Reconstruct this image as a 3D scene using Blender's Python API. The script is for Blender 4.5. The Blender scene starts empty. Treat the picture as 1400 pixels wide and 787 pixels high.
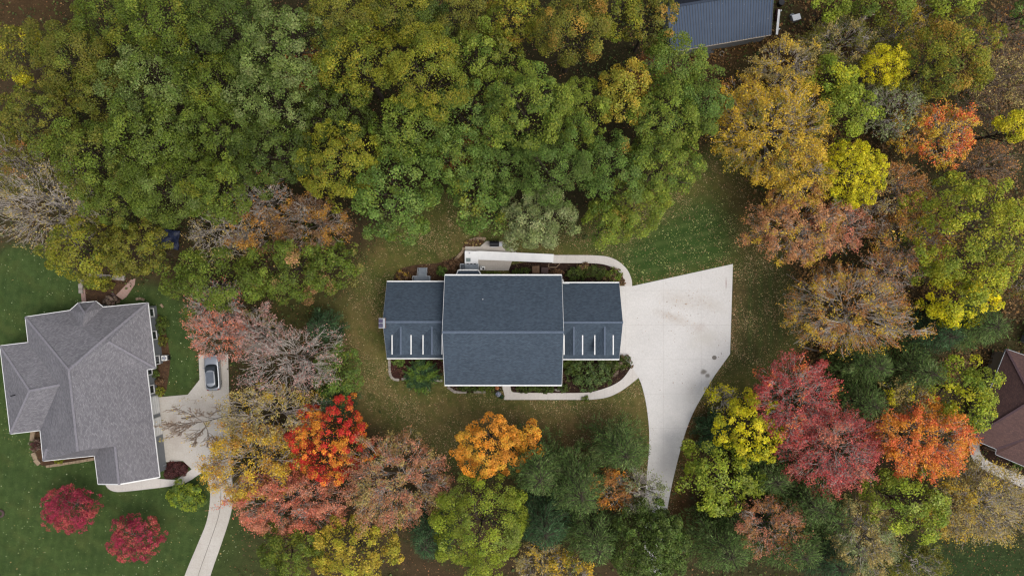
import bpy, bmesh, math, random
import numpy as np
from mathutils import Vector, Matrix

# ---------------------------------------------------------------- scene, camera, light
sc = bpy.context.scene
COL = sc.collection
H = 100.0                       # drone height in metres; 10 photo pixels = 1 m on the ground

def W(px, py, z=0.0):           # photo pixel + real height -> world point
    s = (H - z) / H
    return ((px - 700.0) / 10.0 * s, (393.5 - py) / 10.0 * s, z)

cam_d = bpy.data.cameras.new('drone_camera')
cam = bpy.data.objects.new('drone_camera', cam_d)
COL.objects.link(cam)
cam.location = (0, 0, H)
cam.rotation_euler = (0, 0, 0)
cam_d.sensor_width = 36.0
cam_d.lens = 36.0 * H / 140.0
cam_d.clip_start = 0.5
cam_d.clip_end = 5000.0
sc.camera = cam

SUN_EL, SUN_AZ = math.radians(64), math.atan2(0.82, -0.55)   # azimuth from +Y towards +X
wd = bpy.data.worlds.new('World'); sc.world = wd; wd.use_nodes = True
wn = wd.node_tree
bg = wn.nodes['Background']
sky = wn.nodes.new('ShaderNodeTexSky')
sky.sky_type = 'NISHITA'; sky.sun_disc = False
sky.sun_elevation = SUN_EL; sky.sun_rotation = SUN_AZ
sky.air_density = 1.0; sky.dust_density = 4.0; sky.ozone_density = 1.0
hs = wn.nodes.new('ShaderNodeHueSaturation'); hs.inputs['Saturation'].default_value = 0.45     # thin overcast: whiter than a clear sky
wn.links.new(sky.outputs[0], hs.inputs['Color']); wn.links.new(hs.outputs[0], bg.inputs[0])
bg.inputs[1].default_value = 0.15
sun_d = bpy.data.lights.new('sun', 'SUN'); sun = bpy.data.objects.new('sun', sun_d); COL.objects.link(sun)
sun_d.energy = 0.95; sun_d.angle = math.radians(44); sun_d.color = (1.0, 0.95, 0.86)
sdir = Vector((math.sin(SUN_AZ) * math.cos(SUN_EL), math.cos(SUN_AZ) * math.cos(SUN_EL), math.sin(SUN_EL)))
sun.rotation_euler = sdir.to_track_quat('Z', 'Y').to_euler()
sun.location = sdir * 200

sc.render.engine = 'CYCLES'
sc.view_settings.view_transform = 'Standard'
sc.view_settings.look = 'None'
sc.view_settings.exposure = 0.62
sc.view_settings.gamma = 1.0
sc.view_settings.use_curve_mapping = False
sc.cycles.max_bounces = 5; sc.cycles.diffuse_bounces = 3; sc.cycles.glossy_bounces = 2
sc.cycles.transmission_bounces = 3; sc.cycles.transparent_max_bounces = 4
sc.cycles.caustics_reflective = False; sc.cycles.caustics_refractive = False
sc.cycles.use_denoising = True
sc.cycles.filter_width = 1.3

# ---------------------------------------------------------------- helpers
def lin(c):
    a = np.asarray(c, dtype=float) / 255.0
    return np.where(a <= 0.04045, a / 12.92, ((a + 0.055) / 1.055) ** 2.4)

def L4(c, k=1.0):
    v = lin(c) * k * 0.75          # sampled display tones back to surface albedo
    return (float(v[0]), float(v[1]), float(v[2]), 1.0)

def tag(o, label=None, cat=None, group=None, kind=None):
    if label: o['label'] = label
    if cat: o['category'] = cat
    if group: o['group'] = group
    if kind: o['kind'] = kind
    return o

def empty(name, loc=(0, 0, 0), rz=0.0):
    o = bpy.data.objects.new(name, None)
    o.empty_display_size = 0.5
    COL.objects.link(o); o.location = loc; o.rotation_euler = (0, 0, rz)
    return o

def link(name, me, m=None, parent=None, loc=None):
    o = bpy.data.objects.new(name, me)
    COL.objects.link(o)
    if m is not None:
        me.materials.clear(); me.materials.append(m)
    if parent is not None: o.parent = parent
    if loc is not None: o.location = loc
    return o

def np_mesh(name, V, F, col=None, attr='Col'):
    """V (n,3), F (m,k) all faces k-sided, col (m,3) per face or None."""
    me = bpy.data.meshes.new(name)
    V = np.ascontiguousarray(V, dtype=np.float32); F = np.ascontiguousarray(F, dtype=np.int32)
    n, (m, k) = len(V), F.shape
    me.vertices.add(n); me.vertices.foreach_set('co', V.ravel())
    me.loops.add(m * k); me.loops.foreach_set('vertex_index', F.ravel())
    me.polygons.add(m); me.polygons.foreach_set('loop_start', np.arange(0, m * k, k, dtype=np.int32))
    me.update(calc_edges=True)
    if col is not None:
        a = me.attributes.new(attr, 'FLOAT_COLOR', 'FACE')
        c4 = np.ones((m, 4), dtype=np.float32); c4[:, :3] = col
        a.data.foreach_set('color', c4.ravel())
    return me

class MB:
    """collects solid pieces and builds ONE mesh object"""
    def __init__(s): s.bm = bmesh.new()
    def box(s, c, size, rz=0.0, bev=0.0, tilt=None):
        M = Matrix.Translation(Vector(c)) @ Matrix.Rotation(rz, 4, 'Z')
        if tilt is not None: M = M @ tilt
        r = bmesh.ops.create_cube(s.bm, size=1.0, matrix=M @ Matrix.Diagonal((size[0], size[1], size[2], 1)))
        if bev > 0:
            vs = r['verts']; es = list({e for v in vs for e in v.link_edges})
            bmesh.ops.bevel(s.bm, geom=es, offset=bev, segments=2, affect='EDGES', profile=0.6)
        return s
    def bar(s, p, q, w, h):
        """box section from p to q: width w (sideways), height h"""
        p, q = Vector(p), Vector(q); d = q - p; L = d.length
        x = d.normalized(); up = Vector((0, 0, 1))
        y = up.cross(x)
        if y.length < 1e-5: y = Vector((0, 1, 0))
        y.normalize(); z = x.cross(y)
        M = Matrix((x, y, z)).transposed().to_4x4(); M.translation = (p + q) / 2
        bmesh.ops.create_cube(s.bm, size=1.0, matrix=M @ Matrix.Diagonal((L, w, h, 1)))
        return s
    def cyl(s, c, r, h, seg=20, r2=None, M=None):
        m = Matrix.Translation(Vector(c))
        if M is not None: m = m @ M
        bmesh.ops.create_cone(s.bm, cap_ends=True, segments=seg, radius1=r, radius2=r if r2 is None else r2, depth=h, matrix=m)
        return s
    def ball(s, c, r, sub=2, sc=(1, 1, 1)):
        bmesh.ops.create_icosphere(s.bm, subdivisions=sub, radius=r, matrix=Matrix.Translation(Vector(c)) @ Matrix.Diagonal((sc[0], sc[1], sc[2], 1)))
        return s
    def torus(s, c, R, r, n=28, k=8):
        vs = [[s.bm.verts.new((c[0] + (R + r * math.cos(b)) * math.cos(a), c[1] + (R + r * math.cos(b)) * math.sin(a), c[2] + r * math.sin(b)))
               for b in (2 * math.pi * j / k for j in range(k))] for a in (2 * math.pi * i / n for i in range(n))]
        for i in range(n):
            for j in range(k):
                s.bm.faces.new((vs[i][j], vs[(i + 1) % n][j], vs[(i + 1) % n][(j + 1) % k], vs[i][(j + 1) % k]))
        return s
    def poly(s, pts):
        vs = [s.bm.verts.new(p) for p in pts]
        return s.bm.faces.new(vs)
    def prism(s, pts, z0, z1):
        """closed slab over a 2D outline"""
        n = len(pts)
        a = [s.bm.verts.new((p[0], p[1], z0)) for p in pts]
        b = [s.bm.verts.new((p[0], p[1], z1)) for p in pts]
        s.bm.faces.new(b); s.bm.faces.new(list(reversed(a)))
        for i in range(n):
            j = (i + 1) % n
            s.bm.faces.new((a[i], a[j], b[j], b[i]))
        return s
    def build(s, name, m, parent=None, smooth=False, uv=False):
        bmesh.ops.recalc_face_normals(s.bm, faces=s.bm.faces[:])
        me = bpy.data.meshes.new(name)
        if uv: slope_uv(s.bm)
        s.bm.to_mesh(me); s.bm.free()
        if smooth:
            for p in me.polygons: p.use_smooth = True
        return link(name, me, m, parent)

def slope_uv(bm):
    """metres along the eave (u) and up the slope (v) for every face"""
    lay = bm.loops.layers.uv.new('UVMap')
    for f in bm.faces:
        n = f.normal
        u = Vector((0, 0, 1)).cross(n)
        if u.length < 1e-4: u = Vector((1, 0, 0))
        u.normalize(); v = n.cross(u)
        for l in f.loops:
            l[lay].uv = (l.vert.co.dot(u), l.vert.co.dot(v))

def chaikin(pts, it=2, closed=False):
    P = [Vector(p) for p in pts]
    for _ in range(it):
        Q = []
        n = len(P)
        if not closed: Q.append(P[0])
        for i in range(n if closed else n - 1):
            a, b = P[i], P[(i + 1) % n]
            Q += [a * 0.75 + b * 0.25, a * 0.25 + b * 0.75]
        if not closed: Q.append(P[-1])
        P = Q
    return [tuple(p) for p in P]

def G(pts, z=0.0):
    return [W(p[0], p[1], z) for p in pts]

# ---------------------------------------------------------------- materials
def newmat(name):
    m = bpy.data.materials.new(name); m.use_nodes = True
    return m, m.node_tree, m.node_tree.nodes['Principled BSDF']

def nn(nt, t, **kw):
    n = nt.nodes.new(t)
    for k, v in kw.items(): setattr(n, k, v)
    return n

def noise(nt, vec, scale, detail=4.0, rough=0.6, dist=0.0):
    n = nn(nt, 'ShaderNodeTexNoise')
    n.inputs['Scale'].default_value = scale; n.inputs['Detail'].default_value = detail
    n.inputs['Roughness'].default_value = rough; n.inputs['Distortion'].default_value = dist
    if vec is not None: nt.links.new(vec, n.inputs['Vector'])
    return n.outputs['Fac']

def ramp(nt, fac, stops, interp='LINEAR'):
    r = nn(nt, 'ShaderNodeValToRGB'); r.color_ramp.interpolation = interp
    e = r.color_ramp.elements
    while len(e) < len(stops): e.new(0.5)
    for i, (p, c) in enumerate(stops):
        e[i].position = p; e[i].color = c if len(c) == 4 else (*c, 1)
    nt.links.new(fac, r.inputs[0])
    return r.outputs[0]

def mixc(nt, a, b, fac, mode='MIX'):
    m = nn(nt, 'ShaderNodeMix', data_type='RGBA', blend_type=mode)
    for sock, v in ((m.inputs[6], a), (m.inputs[7], b), (m.inputs[0], fac)):
        if hasattr(v, 'links'): nt.links.new(v, sock)
        else: sock.default_value = v
    return m.outputs[2]

def mth(nt, op, a, b=None, c=None, clamp=False):
    m = nn(nt, 'ShaderNodeMath', operation=op, use_clamp=clamp)
    for i, v in enumerate((a, b, c)):
        if v is None: continue
        if hasattr(v, 'links'): nt.links.new(v, m.inputs[i])
        else: m.inputs[i].default_value = v
    return m.outputs[0]

def bumpy(nt, bs, height, strength=0.4, dist=0.02):
    b = nn(nt, 'ShaderNodeBump'); b.inputs['Strength'].default_value = strength; b.inputs['Distance'].default_value = dist
    nt.links.new(height, b.inputs['Height']); nt.links.new(b.outputs[0], bs.inputs['Normal'])

def geo_pos(nt):
    return nn(nt, 'ShaderNodeNewGeometry').outputs['Position']

def mottled(name, c1, c2, scale=3.0, rough=0.8, fine=25.0, fine_amt=0.25, bump=0.2, spec=0.3, metal=0.0):
    m, nt, bs = newmat(name)
    P = geo_pos(nt)
    big = noise(nt, P, scale)
    col = ramp(nt, big, [(0.32, c1), (0.68, c2)])
    f = noise(nt, P, fine, 3.0)
    dark = ramp(nt, f, [(0.3, (1 - fine_amt,) * 3), (0.7, (1 + 0 * fine_amt,) * 3)])
    col = mixc(nt, col, dark, 1.0, 'MULTIPLY')
    nt.links.new(col, bs.inputs['Base Color'])
    bs.inputs['Roughness'].default_value = rough; bs.inputs['Metallic'].default_value = metal
    bs.inputs['Specular IOR Level'].default_value = spec
    if bump: bumpy(nt, bs, f, bump)
    return m

def shingle(name, c1, c2, c3, row=0.14, width=0.32, rough=0.85, streak=0.5, grain=(0.45, 2.2)):
    """laminated shingles: staggered tabs of slightly different tone, course lines, weathering"""
    m, nt, bs = newmat(name)
    uv = nn(nt, 'ShaderNodeUVMap').outputs[0]
    b = nn(nt, 'ShaderNodeTexBrick'); nt.links.new(uv, b.inputs['Vector'])
    b.inputs['Scale'].default_value = 1.0; b.inputs['Brick Width'].default_value = width; b.inputs['Row Height'].default_value = row
    b.inputs['Mortar Size'].default_value = 0.012; b.inputs['Mortar Smooth'].default_value = 0.3; b.inputs['Bias'].default_value = 0.0
    b.inputs['Color1'].default_value = c1; b.inputs['Color2'].default_value = c2; b.inputs['Mortar'].default_value = c3
    mp = nn(nt, 'ShaderNodeMapping'); nt.links.new(uv, mp.inputs[0]); mp.inputs['Scale'].default_value = (*grain, 1)
    n1 = noise(nt, mp.outputs[0], 3.0, 5.0, 0.7)
    n2 = noise(nt, uv, 0.35, 3.0)
    f = mth(nt, 'ADD', mth(nt, 'MULTIPLY', n1, streak), mth(nt, 'MULTIPLY', n2, 0.35))
    col = mixc(nt, b.outputs['Color'], ramp(nt, f, [(0.2, (0.62,) * 3), (0.65, (1.25,) * 3)]), 1.0, 'MULTIPLY')
    nt.links.new(col, bs.inputs['Base Color'])
    bs.inputs['Roughness'].default_value = rough; bs.inputs['Specular IOR Level'].default_value = 0.3
    bumpy(nt, bs, mth(nt, 'ADD', b.outputs['Fac'], n1), 0.35, 0.02)
    return m

def leafmat(name, trans=0.28, rough=0.5, spec=0.2):
    m, nt, bs = newmat(name)
    at = nn(nt, 'ShaderNodeAttribute'); at.attribute_name = 'Col'
    nt.links.new(at.outputs['Color'], bs.inputs['Base Color'])
    bs.inputs['Roughness'].default_value = rough; bs.inputs['Specular IOR Level'].default_value = spec
    tr = nn(nt, 'ShaderNodeBsdfTranslucent'); nt.links.new(at.outputs['Color'], tr.inputs[0])
    mx = nn(nt, 'ShaderNodeMixShader'); mx.inputs[0].default_value = trans
    nt.links.new(bs.outputs[0], mx.inputs[1]); nt.links.new(tr.outputs[0], mx.inputs[2])
    nt.links.new(mx.outputs[0], nt.nodes['Material Output'].inputs[0])
    return m

M = {}
M['leaf'] = leafmat('foliage_broadleaf', 0.24)
M['needle'] = leafmat('foliage_needle', 0.2, 0.85, 0.08)
M['litter'] = leafmat('fallen_leaf', 0.1, 0.7, 0.2)
M['bark'] = mottled('bark', L4((118, 108, 98)), L4((146, 136, 124)), 2.0, 0.9, 18, 0.35, 0.5)
M['bark_dark'] = mottled('pine_bark', L4((70, 60, 50)), L4((90, 78, 66)), 2.0, 0.9, 18, 0.35, 0.5)
M['white'] = mottled('white_trim', L4((228, 228, 226)), L4((236, 236, 234)), 1.0, 0.5, 8, 0.04, 0.0)
M['shingle_blue'] = shingle('shingle_slate', L4((72, 84, 96)), L4((57, 69, 81)), L4((38, 47, 58)), streak=0.8)
M['shingle_grey'] = shingle('shingle_grey', L4((129, 126, 129)), L4((106, 104, 108)), L4((82, 81, 86)), streak=0.65, grain=(1.3, 2.4))
M['shingle_brown'] = shingle('shingle_brown', L4((106, 78, 72)), L4((88, 65, 62)), L4((66, 49, 48)), grain=(1.3, 2.4))
M['siding_pale'] = mottled('siding_pale', L4((186, 186, 182)), L4((196, 196, 192)), 1.0, 0.6, 10, 0.06, 0.05)
M['siding_grey'] = mottled('siding_grey', L4((120, 124, 128)), L4((130, 134, 138)), 1.0, 0.65, 10, 0.08, 0.05)
M['siding_tan'] = mottled('siding_tan', L4((150, 138, 124)), L4((164, 152, 136)), 1.0, 0.7, 10, 0.1, 0.1)
M['brick'] = mottled('chimney_brick', L4((120, 92, 88)), L4((140, 112, 104)), 6.0, 0.85, 30, 0.3, 0.3)
M['glass'], _nt, _bs = newmat('window_glass')
_bs.inputs['Base Color'].default_value = (0.02, 0.025, 0.03, 1); _bs.inputs['Roughness'].default_value = 0.06
M['grey_deck'] = mottled('grey_painted_wood', L4((128, 138, 148)), L4((146, 154, 162)), 3.0, 0.7, 14, 0.15, 0.1)
M['grey_rail'] = mottled('grey_rail', L4((160, 164, 168)), L4((172, 176, 180)), 3.0, 0.6, 14, 0.1, 0.0)
M['black'] = mottled('black_cover', L4((22, 23, 27)), L4((32, 33, 38)), 3.0, 0.55, 14, 0.2, 0.1)
M['wood'] = mottled('brown_wood', L4((132, 104, 80)), L4((112, 88, 70)), 4.0, 0.8, 24, 0.25, 0.2)
M['wood_dark'] = mottled('dark_wood', L4((92, 74, 70)), L4((78, 62, 60)), 4.0, 0.8, 24, 0.25, 0.2)
M['stone'] = mottled('pale_stone', L4((176, 168, 158)), L4((146, 136, 126)), 2.5, 0.85, 14, 0.3, 0.4)
M['stone_tan'] = mottled('tan_stone', L4((170, 148, 122)), L4((138, 118, 96)), 2.0, 0.85, 10, 0.35, 0.4)
M['steel'] = mottled('pale_metal', L4((190, 194, 200)), L4((168, 172, 180)), 3.0, 0.35, 10, 0.1, 0.0, 0.5, 0.3)
M['blue_tarp'] = mottled('blue_tarp', L4((30, 38, 66)), L4((44, 54, 84)), 1.5, 0.5, 5, 0.3, 0.3)

def concrete(name, c1, c2, joint=2.4, rz=0.0, off=(0, 0), stains=None):
    m, nt, bs = newmat(name)
    P = geo_pos(nt)
    c1, c2 = (tuple(0.76 * v for v in c[:3]) + (1,) for c in (c1, c2))
    big = noise(nt, P, 0.18, 5.0, 0.65)
    col = ramp(nt, big, [(0.3, c1), (0.7, c2)])
    f = noise(nt, P, 6.0, 7.0, 0.8)
    col = mixc(nt, col, ramp(nt, f, [(0.3, (0.80,) * 3), (0.62, (1.04,) * 3)]), 1.0, 'MULTIPLY')
    if joint:
        mp = nn(nt, 'ShaderNodeMapping'); nt.links.new(P, mp.inputs[0])
        mp.inputs['Rotation'].default_value = (0, 0, rz); mp.inputs['Location'].default_value = (off[0], off[1], 0)
        sx = nn(nt, 'ShaderNodeSeparateXYZ'); nt.links.new(mp.outputs[0], sx.inputs[0])
        jx, jy = joint if isinstance(joint, tuple) else (joint, joint)
        lines = None
        for ax, s in ((0, jx), (1, jy)):
            if not s: continue
            d = mth(nt, 'PINGPONG', sx.outputs[ax], s / 2)
            l = mth(nt, 'LESS_THAN', d, 0.025)
            lines = l if lines is None else mth(nt, 'MAXIMUM', lines, l)
        col = mixc(nt, col, (0.30, 0.27, 0.25, 1), mth(nt, 'MULTIPLY', lines, 0.42))
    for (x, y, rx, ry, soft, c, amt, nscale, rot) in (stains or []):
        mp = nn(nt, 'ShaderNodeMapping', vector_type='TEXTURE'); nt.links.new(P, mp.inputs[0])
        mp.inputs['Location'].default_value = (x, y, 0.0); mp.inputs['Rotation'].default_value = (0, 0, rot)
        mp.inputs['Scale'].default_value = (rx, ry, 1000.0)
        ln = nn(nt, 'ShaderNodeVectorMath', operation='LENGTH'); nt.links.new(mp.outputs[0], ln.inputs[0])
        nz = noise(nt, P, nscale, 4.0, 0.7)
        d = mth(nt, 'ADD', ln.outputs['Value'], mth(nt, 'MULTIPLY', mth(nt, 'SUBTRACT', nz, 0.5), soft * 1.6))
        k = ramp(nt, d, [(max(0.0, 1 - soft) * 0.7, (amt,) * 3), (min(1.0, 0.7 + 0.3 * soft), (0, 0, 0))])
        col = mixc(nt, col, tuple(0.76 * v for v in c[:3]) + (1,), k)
    nt.links.new(col, bs.inputs['Base Color'])
    bs.inputs['Roughness'].default_value = 0.85; bs.inputs['Specular IOR Level'].default_value = 0.25
    bumpy(nt, bs, f, 0.15, 0.01)
    return m
# ---------------------------------------------------------------- ground sheet (colour = what grows or lies there, plus gap shade in the north wood)
R0 = np.random.default_rng(11)

def sinnoise(P, seed, scale, n=7):
    r = np.random.default_rng(seed)
    k = r.normal(size=(n, P.shape[1])) ; k /= np.linalg.norm(k, axis=1)[:, None]
    k *= (2 * math.pi / scale) * r.uniform(0.6, 1.7, n)[:, None]
    return np.sin(P @ k.T + r.uniform(0, 6.28, n)).sum(1) / math.sqrt(n)

def inpoly(X, Y, poly):
    ins = np.zeros(X.shape, bool); n = len(poly)
    for i in range(n):
        x1, y1 = poly[i][:2]; x2, y2 = poly[(i + 1) % n][:2]
        c = ((y1 > Y) != (y2 > Y))
        with np.errstate(divide='ignore', invalid='ignore'):
            xi = (x2 - x1) * (Y - y1) / (y2 - y1 + 1e-12) + x1
        ins ^= c & (X < xi)
    return ins

def blur(A, r, it=2):
    for _ in range(it):
        for ax in (0, 1):
            k = 2 * r + 1
            pad = [(0, 0), (0, 0)]; pad[ax] = (r + 1, r)
            C = np.cumsum(np.pad(A, pad, mode='edge'), axis=ax)
            A = (np.take(C, range(k, C.shape[ax]), ax) - np.take(C, range(0, C.shape[ax] - k), ax)) / k
    return A

STEP = 0.3
gx = np.concatenate([[-1500, -600, -250, -120], np.arange(-78, 78.01, STEP), [120, 250, 600, 1500]])
gy = np.concatenate([[-1500, -600, -250, -90], np.arange(-45, 45.01, STEP), [90, 250, 600, 1500]])
GX, GY = np.meshgrid(gx, gy)
PX, PY = GX * 10 + 700, 393.5 - GY * 10           # photo pixels of ground points
P2 = np.stack([GX.ravel(), GY.ravel()], 1)
wob = sinnoise(P2, 3, 6.0).reshape(GX.shape) * 6.0 + sinnoise(P2, 4, 2.2).reshape(GX.shape) * 3.5
wob2 = sinnoise(P2, 5, 7.0).reshape(GX.shape) * 6.0
def zone(poly, soft=3, warp=1.0):
    m = inpoly(PX + wob * warp, PY + wob2 * warp, poly).astype(float)
    return blur(m, soft) if soft else m

C = lambda c: lin(c) * 0.76
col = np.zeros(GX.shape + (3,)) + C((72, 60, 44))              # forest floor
def paint(mask, c, amt=1.0):
    global col
    col = col * (1 - mask[..., None] * amt) + C(c) * mask[..., None] * amt
n8 = (sinnoise(P2, 21, 9.0).reshape(GX.shape) * 0.5 + 0.5).clip(0, 1)
n3 = (sinnoise(P2, 22, 3.0).reshape(GX.shape) * 0.5 + 0.5).clip(0, 1)
paint(n8, (60, 62, 36), 0.5)
paint(zone([(60, -60), (900, -60), (900, 60), (960, 190), (820, 310), (640, 300), (480, 300), (300, 330), (120, 300), (60, 60)], 5), (46, 44, 28), 0.85)  # north wood floor darkened: shade of the crown gaps put into its colour
patch_w = np.clip(sinnoise(P2, 65, 7.0).reshape(GX.shape) * 0.6 + sinnoise(P2, 66, 2.0).reshape(GX.shape) * 0.5, 0, 1)
# neighbour's lawn on the west
left_lawn = zone([(-80, 335), (60, 345), (120, 385), (215, 395), (265, 425), (275, 520), (240, 560), (330, 700), (320, 830), (-80, 830)], 2)
paint(left_lawn, (60, 78, 42))
paint(left_lawn * n8, (68, 86, 46), 0.7)
mow = 0.5 + 0.5 * np.sin((PX + 0.12 * PY) / 11 * 2 * math.pi)
paint(left_lawn * mow ** 2, (76, 92, 54), 0.4)
paint(left_lawn * patch_w, (84, 90, 50), 0.35)
paint(left_lawn * n3, (54, 72, 36), 0.35)
paint(zone([(288, 700), (345, 690), (400, 790), (300, 830), (270, 790)], 4), (62, 72, 40), 0.8)
# middle lawn round the slate-roofed house
mid = zone([(455, 420), (520, 330), (600, 260), (660, 300), (760, 340), (1000, 190), (1060, 330), (1100, 470), (1060, 520), (960, 560), (900, 700), (640, 640), (560, 600), (480, 560), (460, 500)], 4)
paint(mid, (90, 90, 48))
paint(mid * n8, (74, 86, 42), 0.75)
paint(zone([(470, 400), (500, 380), (520, 470), (520, 560), (490, 570), (470, 480)], 5), (116, 100, 68), 0.55)
paint(zone([(575, 270), (650, 280), (640, 320), (560, 350)], 6), (66, 70, 34), 0.7)
paint(zone([(490, 545), (880, 545), (890, 600), (700, 640), (560, 600)], 5), (104, 92, 60), 0.55)
paint(zone([(620, 575), (840, 575), (880, 680), (700, 640)], 5), (92, 70, 50), 0.7)
patch = np.clip(sinnoise(P2, 61, 5.0).reshape(GX.shape) * 0.6 + sinnoise(P2, 62, 1.8).reshape(GX.shape) * 0.5, 0, 1)
paint(mid * patch, (116, 98, 66), 0.4)
patch2 = np.clip(sinnoise(P2, 63, 4.0).reshape(GX.shape) * 0.6 + sinnoise(P2, 64, 1.5).reshape(GX.shape) * 0.5, 0, 1)
paint(mid * patch2, (64, 80, 34), 0.5)
# greener lawn north-east of the house
ne = zone([(760, 335), (850, 345), (960, 270), (1005, 280), (1010, 350), (1000, 362), (866, 392), (862, 370), (830, 350)], 4, 0.7)
paint(ne, (56, 78, 36))
ang = np.arctan2(PY - 150, PX - 780)
rad = np.hypot(PX - 800, (PY + 250))
st = (0.5 + 0.5 * np.sin((PX * 0.22 + PY * 1.0) / 17 * 2 * math.pi))
paint(ne * (st ** 3), (84, 98, 56), 0.6)
paint(ne * n3, (44, 68, 28), 0.4)
paint(zone([(965, 250), (1045, 230), (1060, 330), (1010, 370), (1000, 300)], 5), (76, 66, 40), 0.8)
# strip east of the driveway
strip = zone([(1002, 355), (1075, 345), (1085, 470), (1040, 500), (985, 520), (1000, 480)], 3, 0.6)
paint(strip, (66, 66, 38))
paint(strip * ((0.5 + 0.5 * np.sin(PX / 14 * 2 * math.pi)) ** 2), (58, 78, 38), 0.55)
paint(zone([(999, 380), (1016, 380), (1012, 470), (999, 490)], 2), (98, 78, 56), 0.6)
# other grassy places between the trees
paint(zone([(1200, 735), (1400, 730), (1480, 830), (1180, 830)], 5), (48, 66, 36), 0.9)
paint(zone([(1180, 760), (1260, 770), (1250, 830), (1150, 830)], 5), (60, 62, 36), 0.5)
paint(zone([(940, 690), (1140, 680), (1160, 830), (905, 830)], 6), (58, 60, 38), 0.6)
paint(zone([(350, 395), (470, 390), (470, 470), (360, 470)], 5), (70, 70, 38), 0.8)
paint(zone([(940, 560), (960, 560), (935, 700), (1000, 745), (960, 760), (915, 720)], 3), (98, 66, 38), 0.7)
paint(zone([(960, 60), (1110, 60), (1115, 120), (1000, 125)], 5), (84, 60, 42), 0.9)
paint(zone([(990, 80), (1040, 75), (1030, 120), (990, 120)], 4), (58, 64, 36), 0.6)
paint(zone([(1060, -60), (1300, -60), (1300, 40), (1100, 60)], 6), (74, 56, 38), 0.8)
paint(zone([(-80, -60), (110, -60), (90, 30), (-80, 60)], 5), (76, 58, 40), 0.8)
# bare worn edge along driveway
V = np.stack([GX.ravel(), GY.ravel(), np.zeros(GX.size)], 1)
ny, nx = GX.shape
idx = np.arange(ny * nx).reshape(ny, nx)
F = np.stack([idx[:-1, :-1], idx[:-1, 1:], idx[1:, 1:], idx[1:, :-1]], -1).reshape(-1, 4)
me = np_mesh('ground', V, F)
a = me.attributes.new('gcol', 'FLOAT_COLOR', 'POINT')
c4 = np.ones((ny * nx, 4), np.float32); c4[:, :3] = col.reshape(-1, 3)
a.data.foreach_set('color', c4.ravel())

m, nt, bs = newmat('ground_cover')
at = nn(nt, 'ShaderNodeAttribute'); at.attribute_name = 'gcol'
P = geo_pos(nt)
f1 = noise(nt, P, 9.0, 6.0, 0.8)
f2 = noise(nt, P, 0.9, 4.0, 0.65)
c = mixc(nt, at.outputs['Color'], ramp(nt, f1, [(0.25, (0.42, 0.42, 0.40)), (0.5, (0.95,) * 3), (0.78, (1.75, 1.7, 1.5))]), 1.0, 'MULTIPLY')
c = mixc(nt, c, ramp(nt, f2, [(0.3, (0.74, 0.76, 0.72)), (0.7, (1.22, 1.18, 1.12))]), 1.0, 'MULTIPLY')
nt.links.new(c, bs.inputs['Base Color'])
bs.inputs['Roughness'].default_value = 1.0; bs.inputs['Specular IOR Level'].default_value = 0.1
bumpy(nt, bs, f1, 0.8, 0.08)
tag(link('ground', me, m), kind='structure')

# ---------------------------------------------------------------- paved and planted surfaces
def slab(name, pts, z, m, z0=-0.05, px=True):
    mb = MB(); mb.prism(G(pts) if px else pts, z0, z)
    return tag(mb.build(name, m), kind='structure')

def wpx(px, py): return W(px, py)[:2]
BR = (0.30, 0.22, 0.15, 1)
st = []
def stain(px, py, rx, ry, soft, c, amt, ns=1.2, rot=0.0):
    x, y = wpx(px, py); st.append((x, y, rx, ry, soft, c, amt, ns, rot))
stain(930, 410, 4.2, 1.5, 0.9, (0.40, 0.33, 0.26, 1), 0.3, 2.2, -0.25)
stain(920, 434, 3.6, 0.9, 0.9, (0.38, 0.30, 0.23, 1), 0.38, 2.4, -0.35)
stain(970, 415, 3.0, 1.2, 0.9, (0.42, 0.36, 0.29, 1), 0.3, 2.2, -0.4)
stain(955, 448, 1.4, 0.9, 0.9, (0.36, 0.27, 0.22, 1), 0.35, 2.6, 0.3)
stain(965, 462, 3.4, 2.0, 0.9, (0.44, 0.40, 0.33, 1), 0.35, 0.8, 0.2)
stain(976.5, 488.5, 0.47, 0.43, 0.12, (0.14, 0.12, 0.10, 1), 0.9, 1.0)
stain(962, 508, 0.62, 0.52, 0.45, (0.16, 0.14, 0.115, 1), 0.85, 1.6)
stain(967, 513, 0.5, 0.45, 0.45, (0.16, 0.14, 0.115, 1), 0.8, 1.6)
stain(992.5, 386, 0.10, 1.2, 0.5, (0.30, 0.20, 0.17, 1), 0.8, 2.0)
stain(986, 483, 0.10, 0.25, 0.5, (0.20, 0.15, 0.15, 1), 0.8, 2.0)
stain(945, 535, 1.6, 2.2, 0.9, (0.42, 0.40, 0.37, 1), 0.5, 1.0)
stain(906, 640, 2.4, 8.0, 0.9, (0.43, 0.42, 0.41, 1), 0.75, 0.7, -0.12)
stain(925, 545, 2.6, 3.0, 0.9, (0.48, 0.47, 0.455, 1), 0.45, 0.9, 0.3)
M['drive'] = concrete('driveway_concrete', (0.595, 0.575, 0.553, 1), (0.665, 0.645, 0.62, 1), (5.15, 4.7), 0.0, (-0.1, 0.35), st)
M['walk'] = concrete('walk_concrete', (0.55, 0.51, 0.47, 1), (0.63, 0.59, 0.55, 1), (1.29, None), 0.0, (0.3, 0))
M['patio'] = concrete('patio_concrete', (0.44, 0.40, 0.355, 1), (0.52, 0.475, 0.42, 1), (2.2, 2.2))
st2 = []
def stain2(px, py, rx, ry, soft, c, amt, ns=1.2, rot=0.0):
    x, y = wpx(px, py); st2.append((x, y, rx, ry, soft, c, amt, ns, rot))
stain2(240, 590, 2.4, 3.2, 0.9, (0.36, 0.31, 0.27, 1), 0.6, 0.9)
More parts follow.
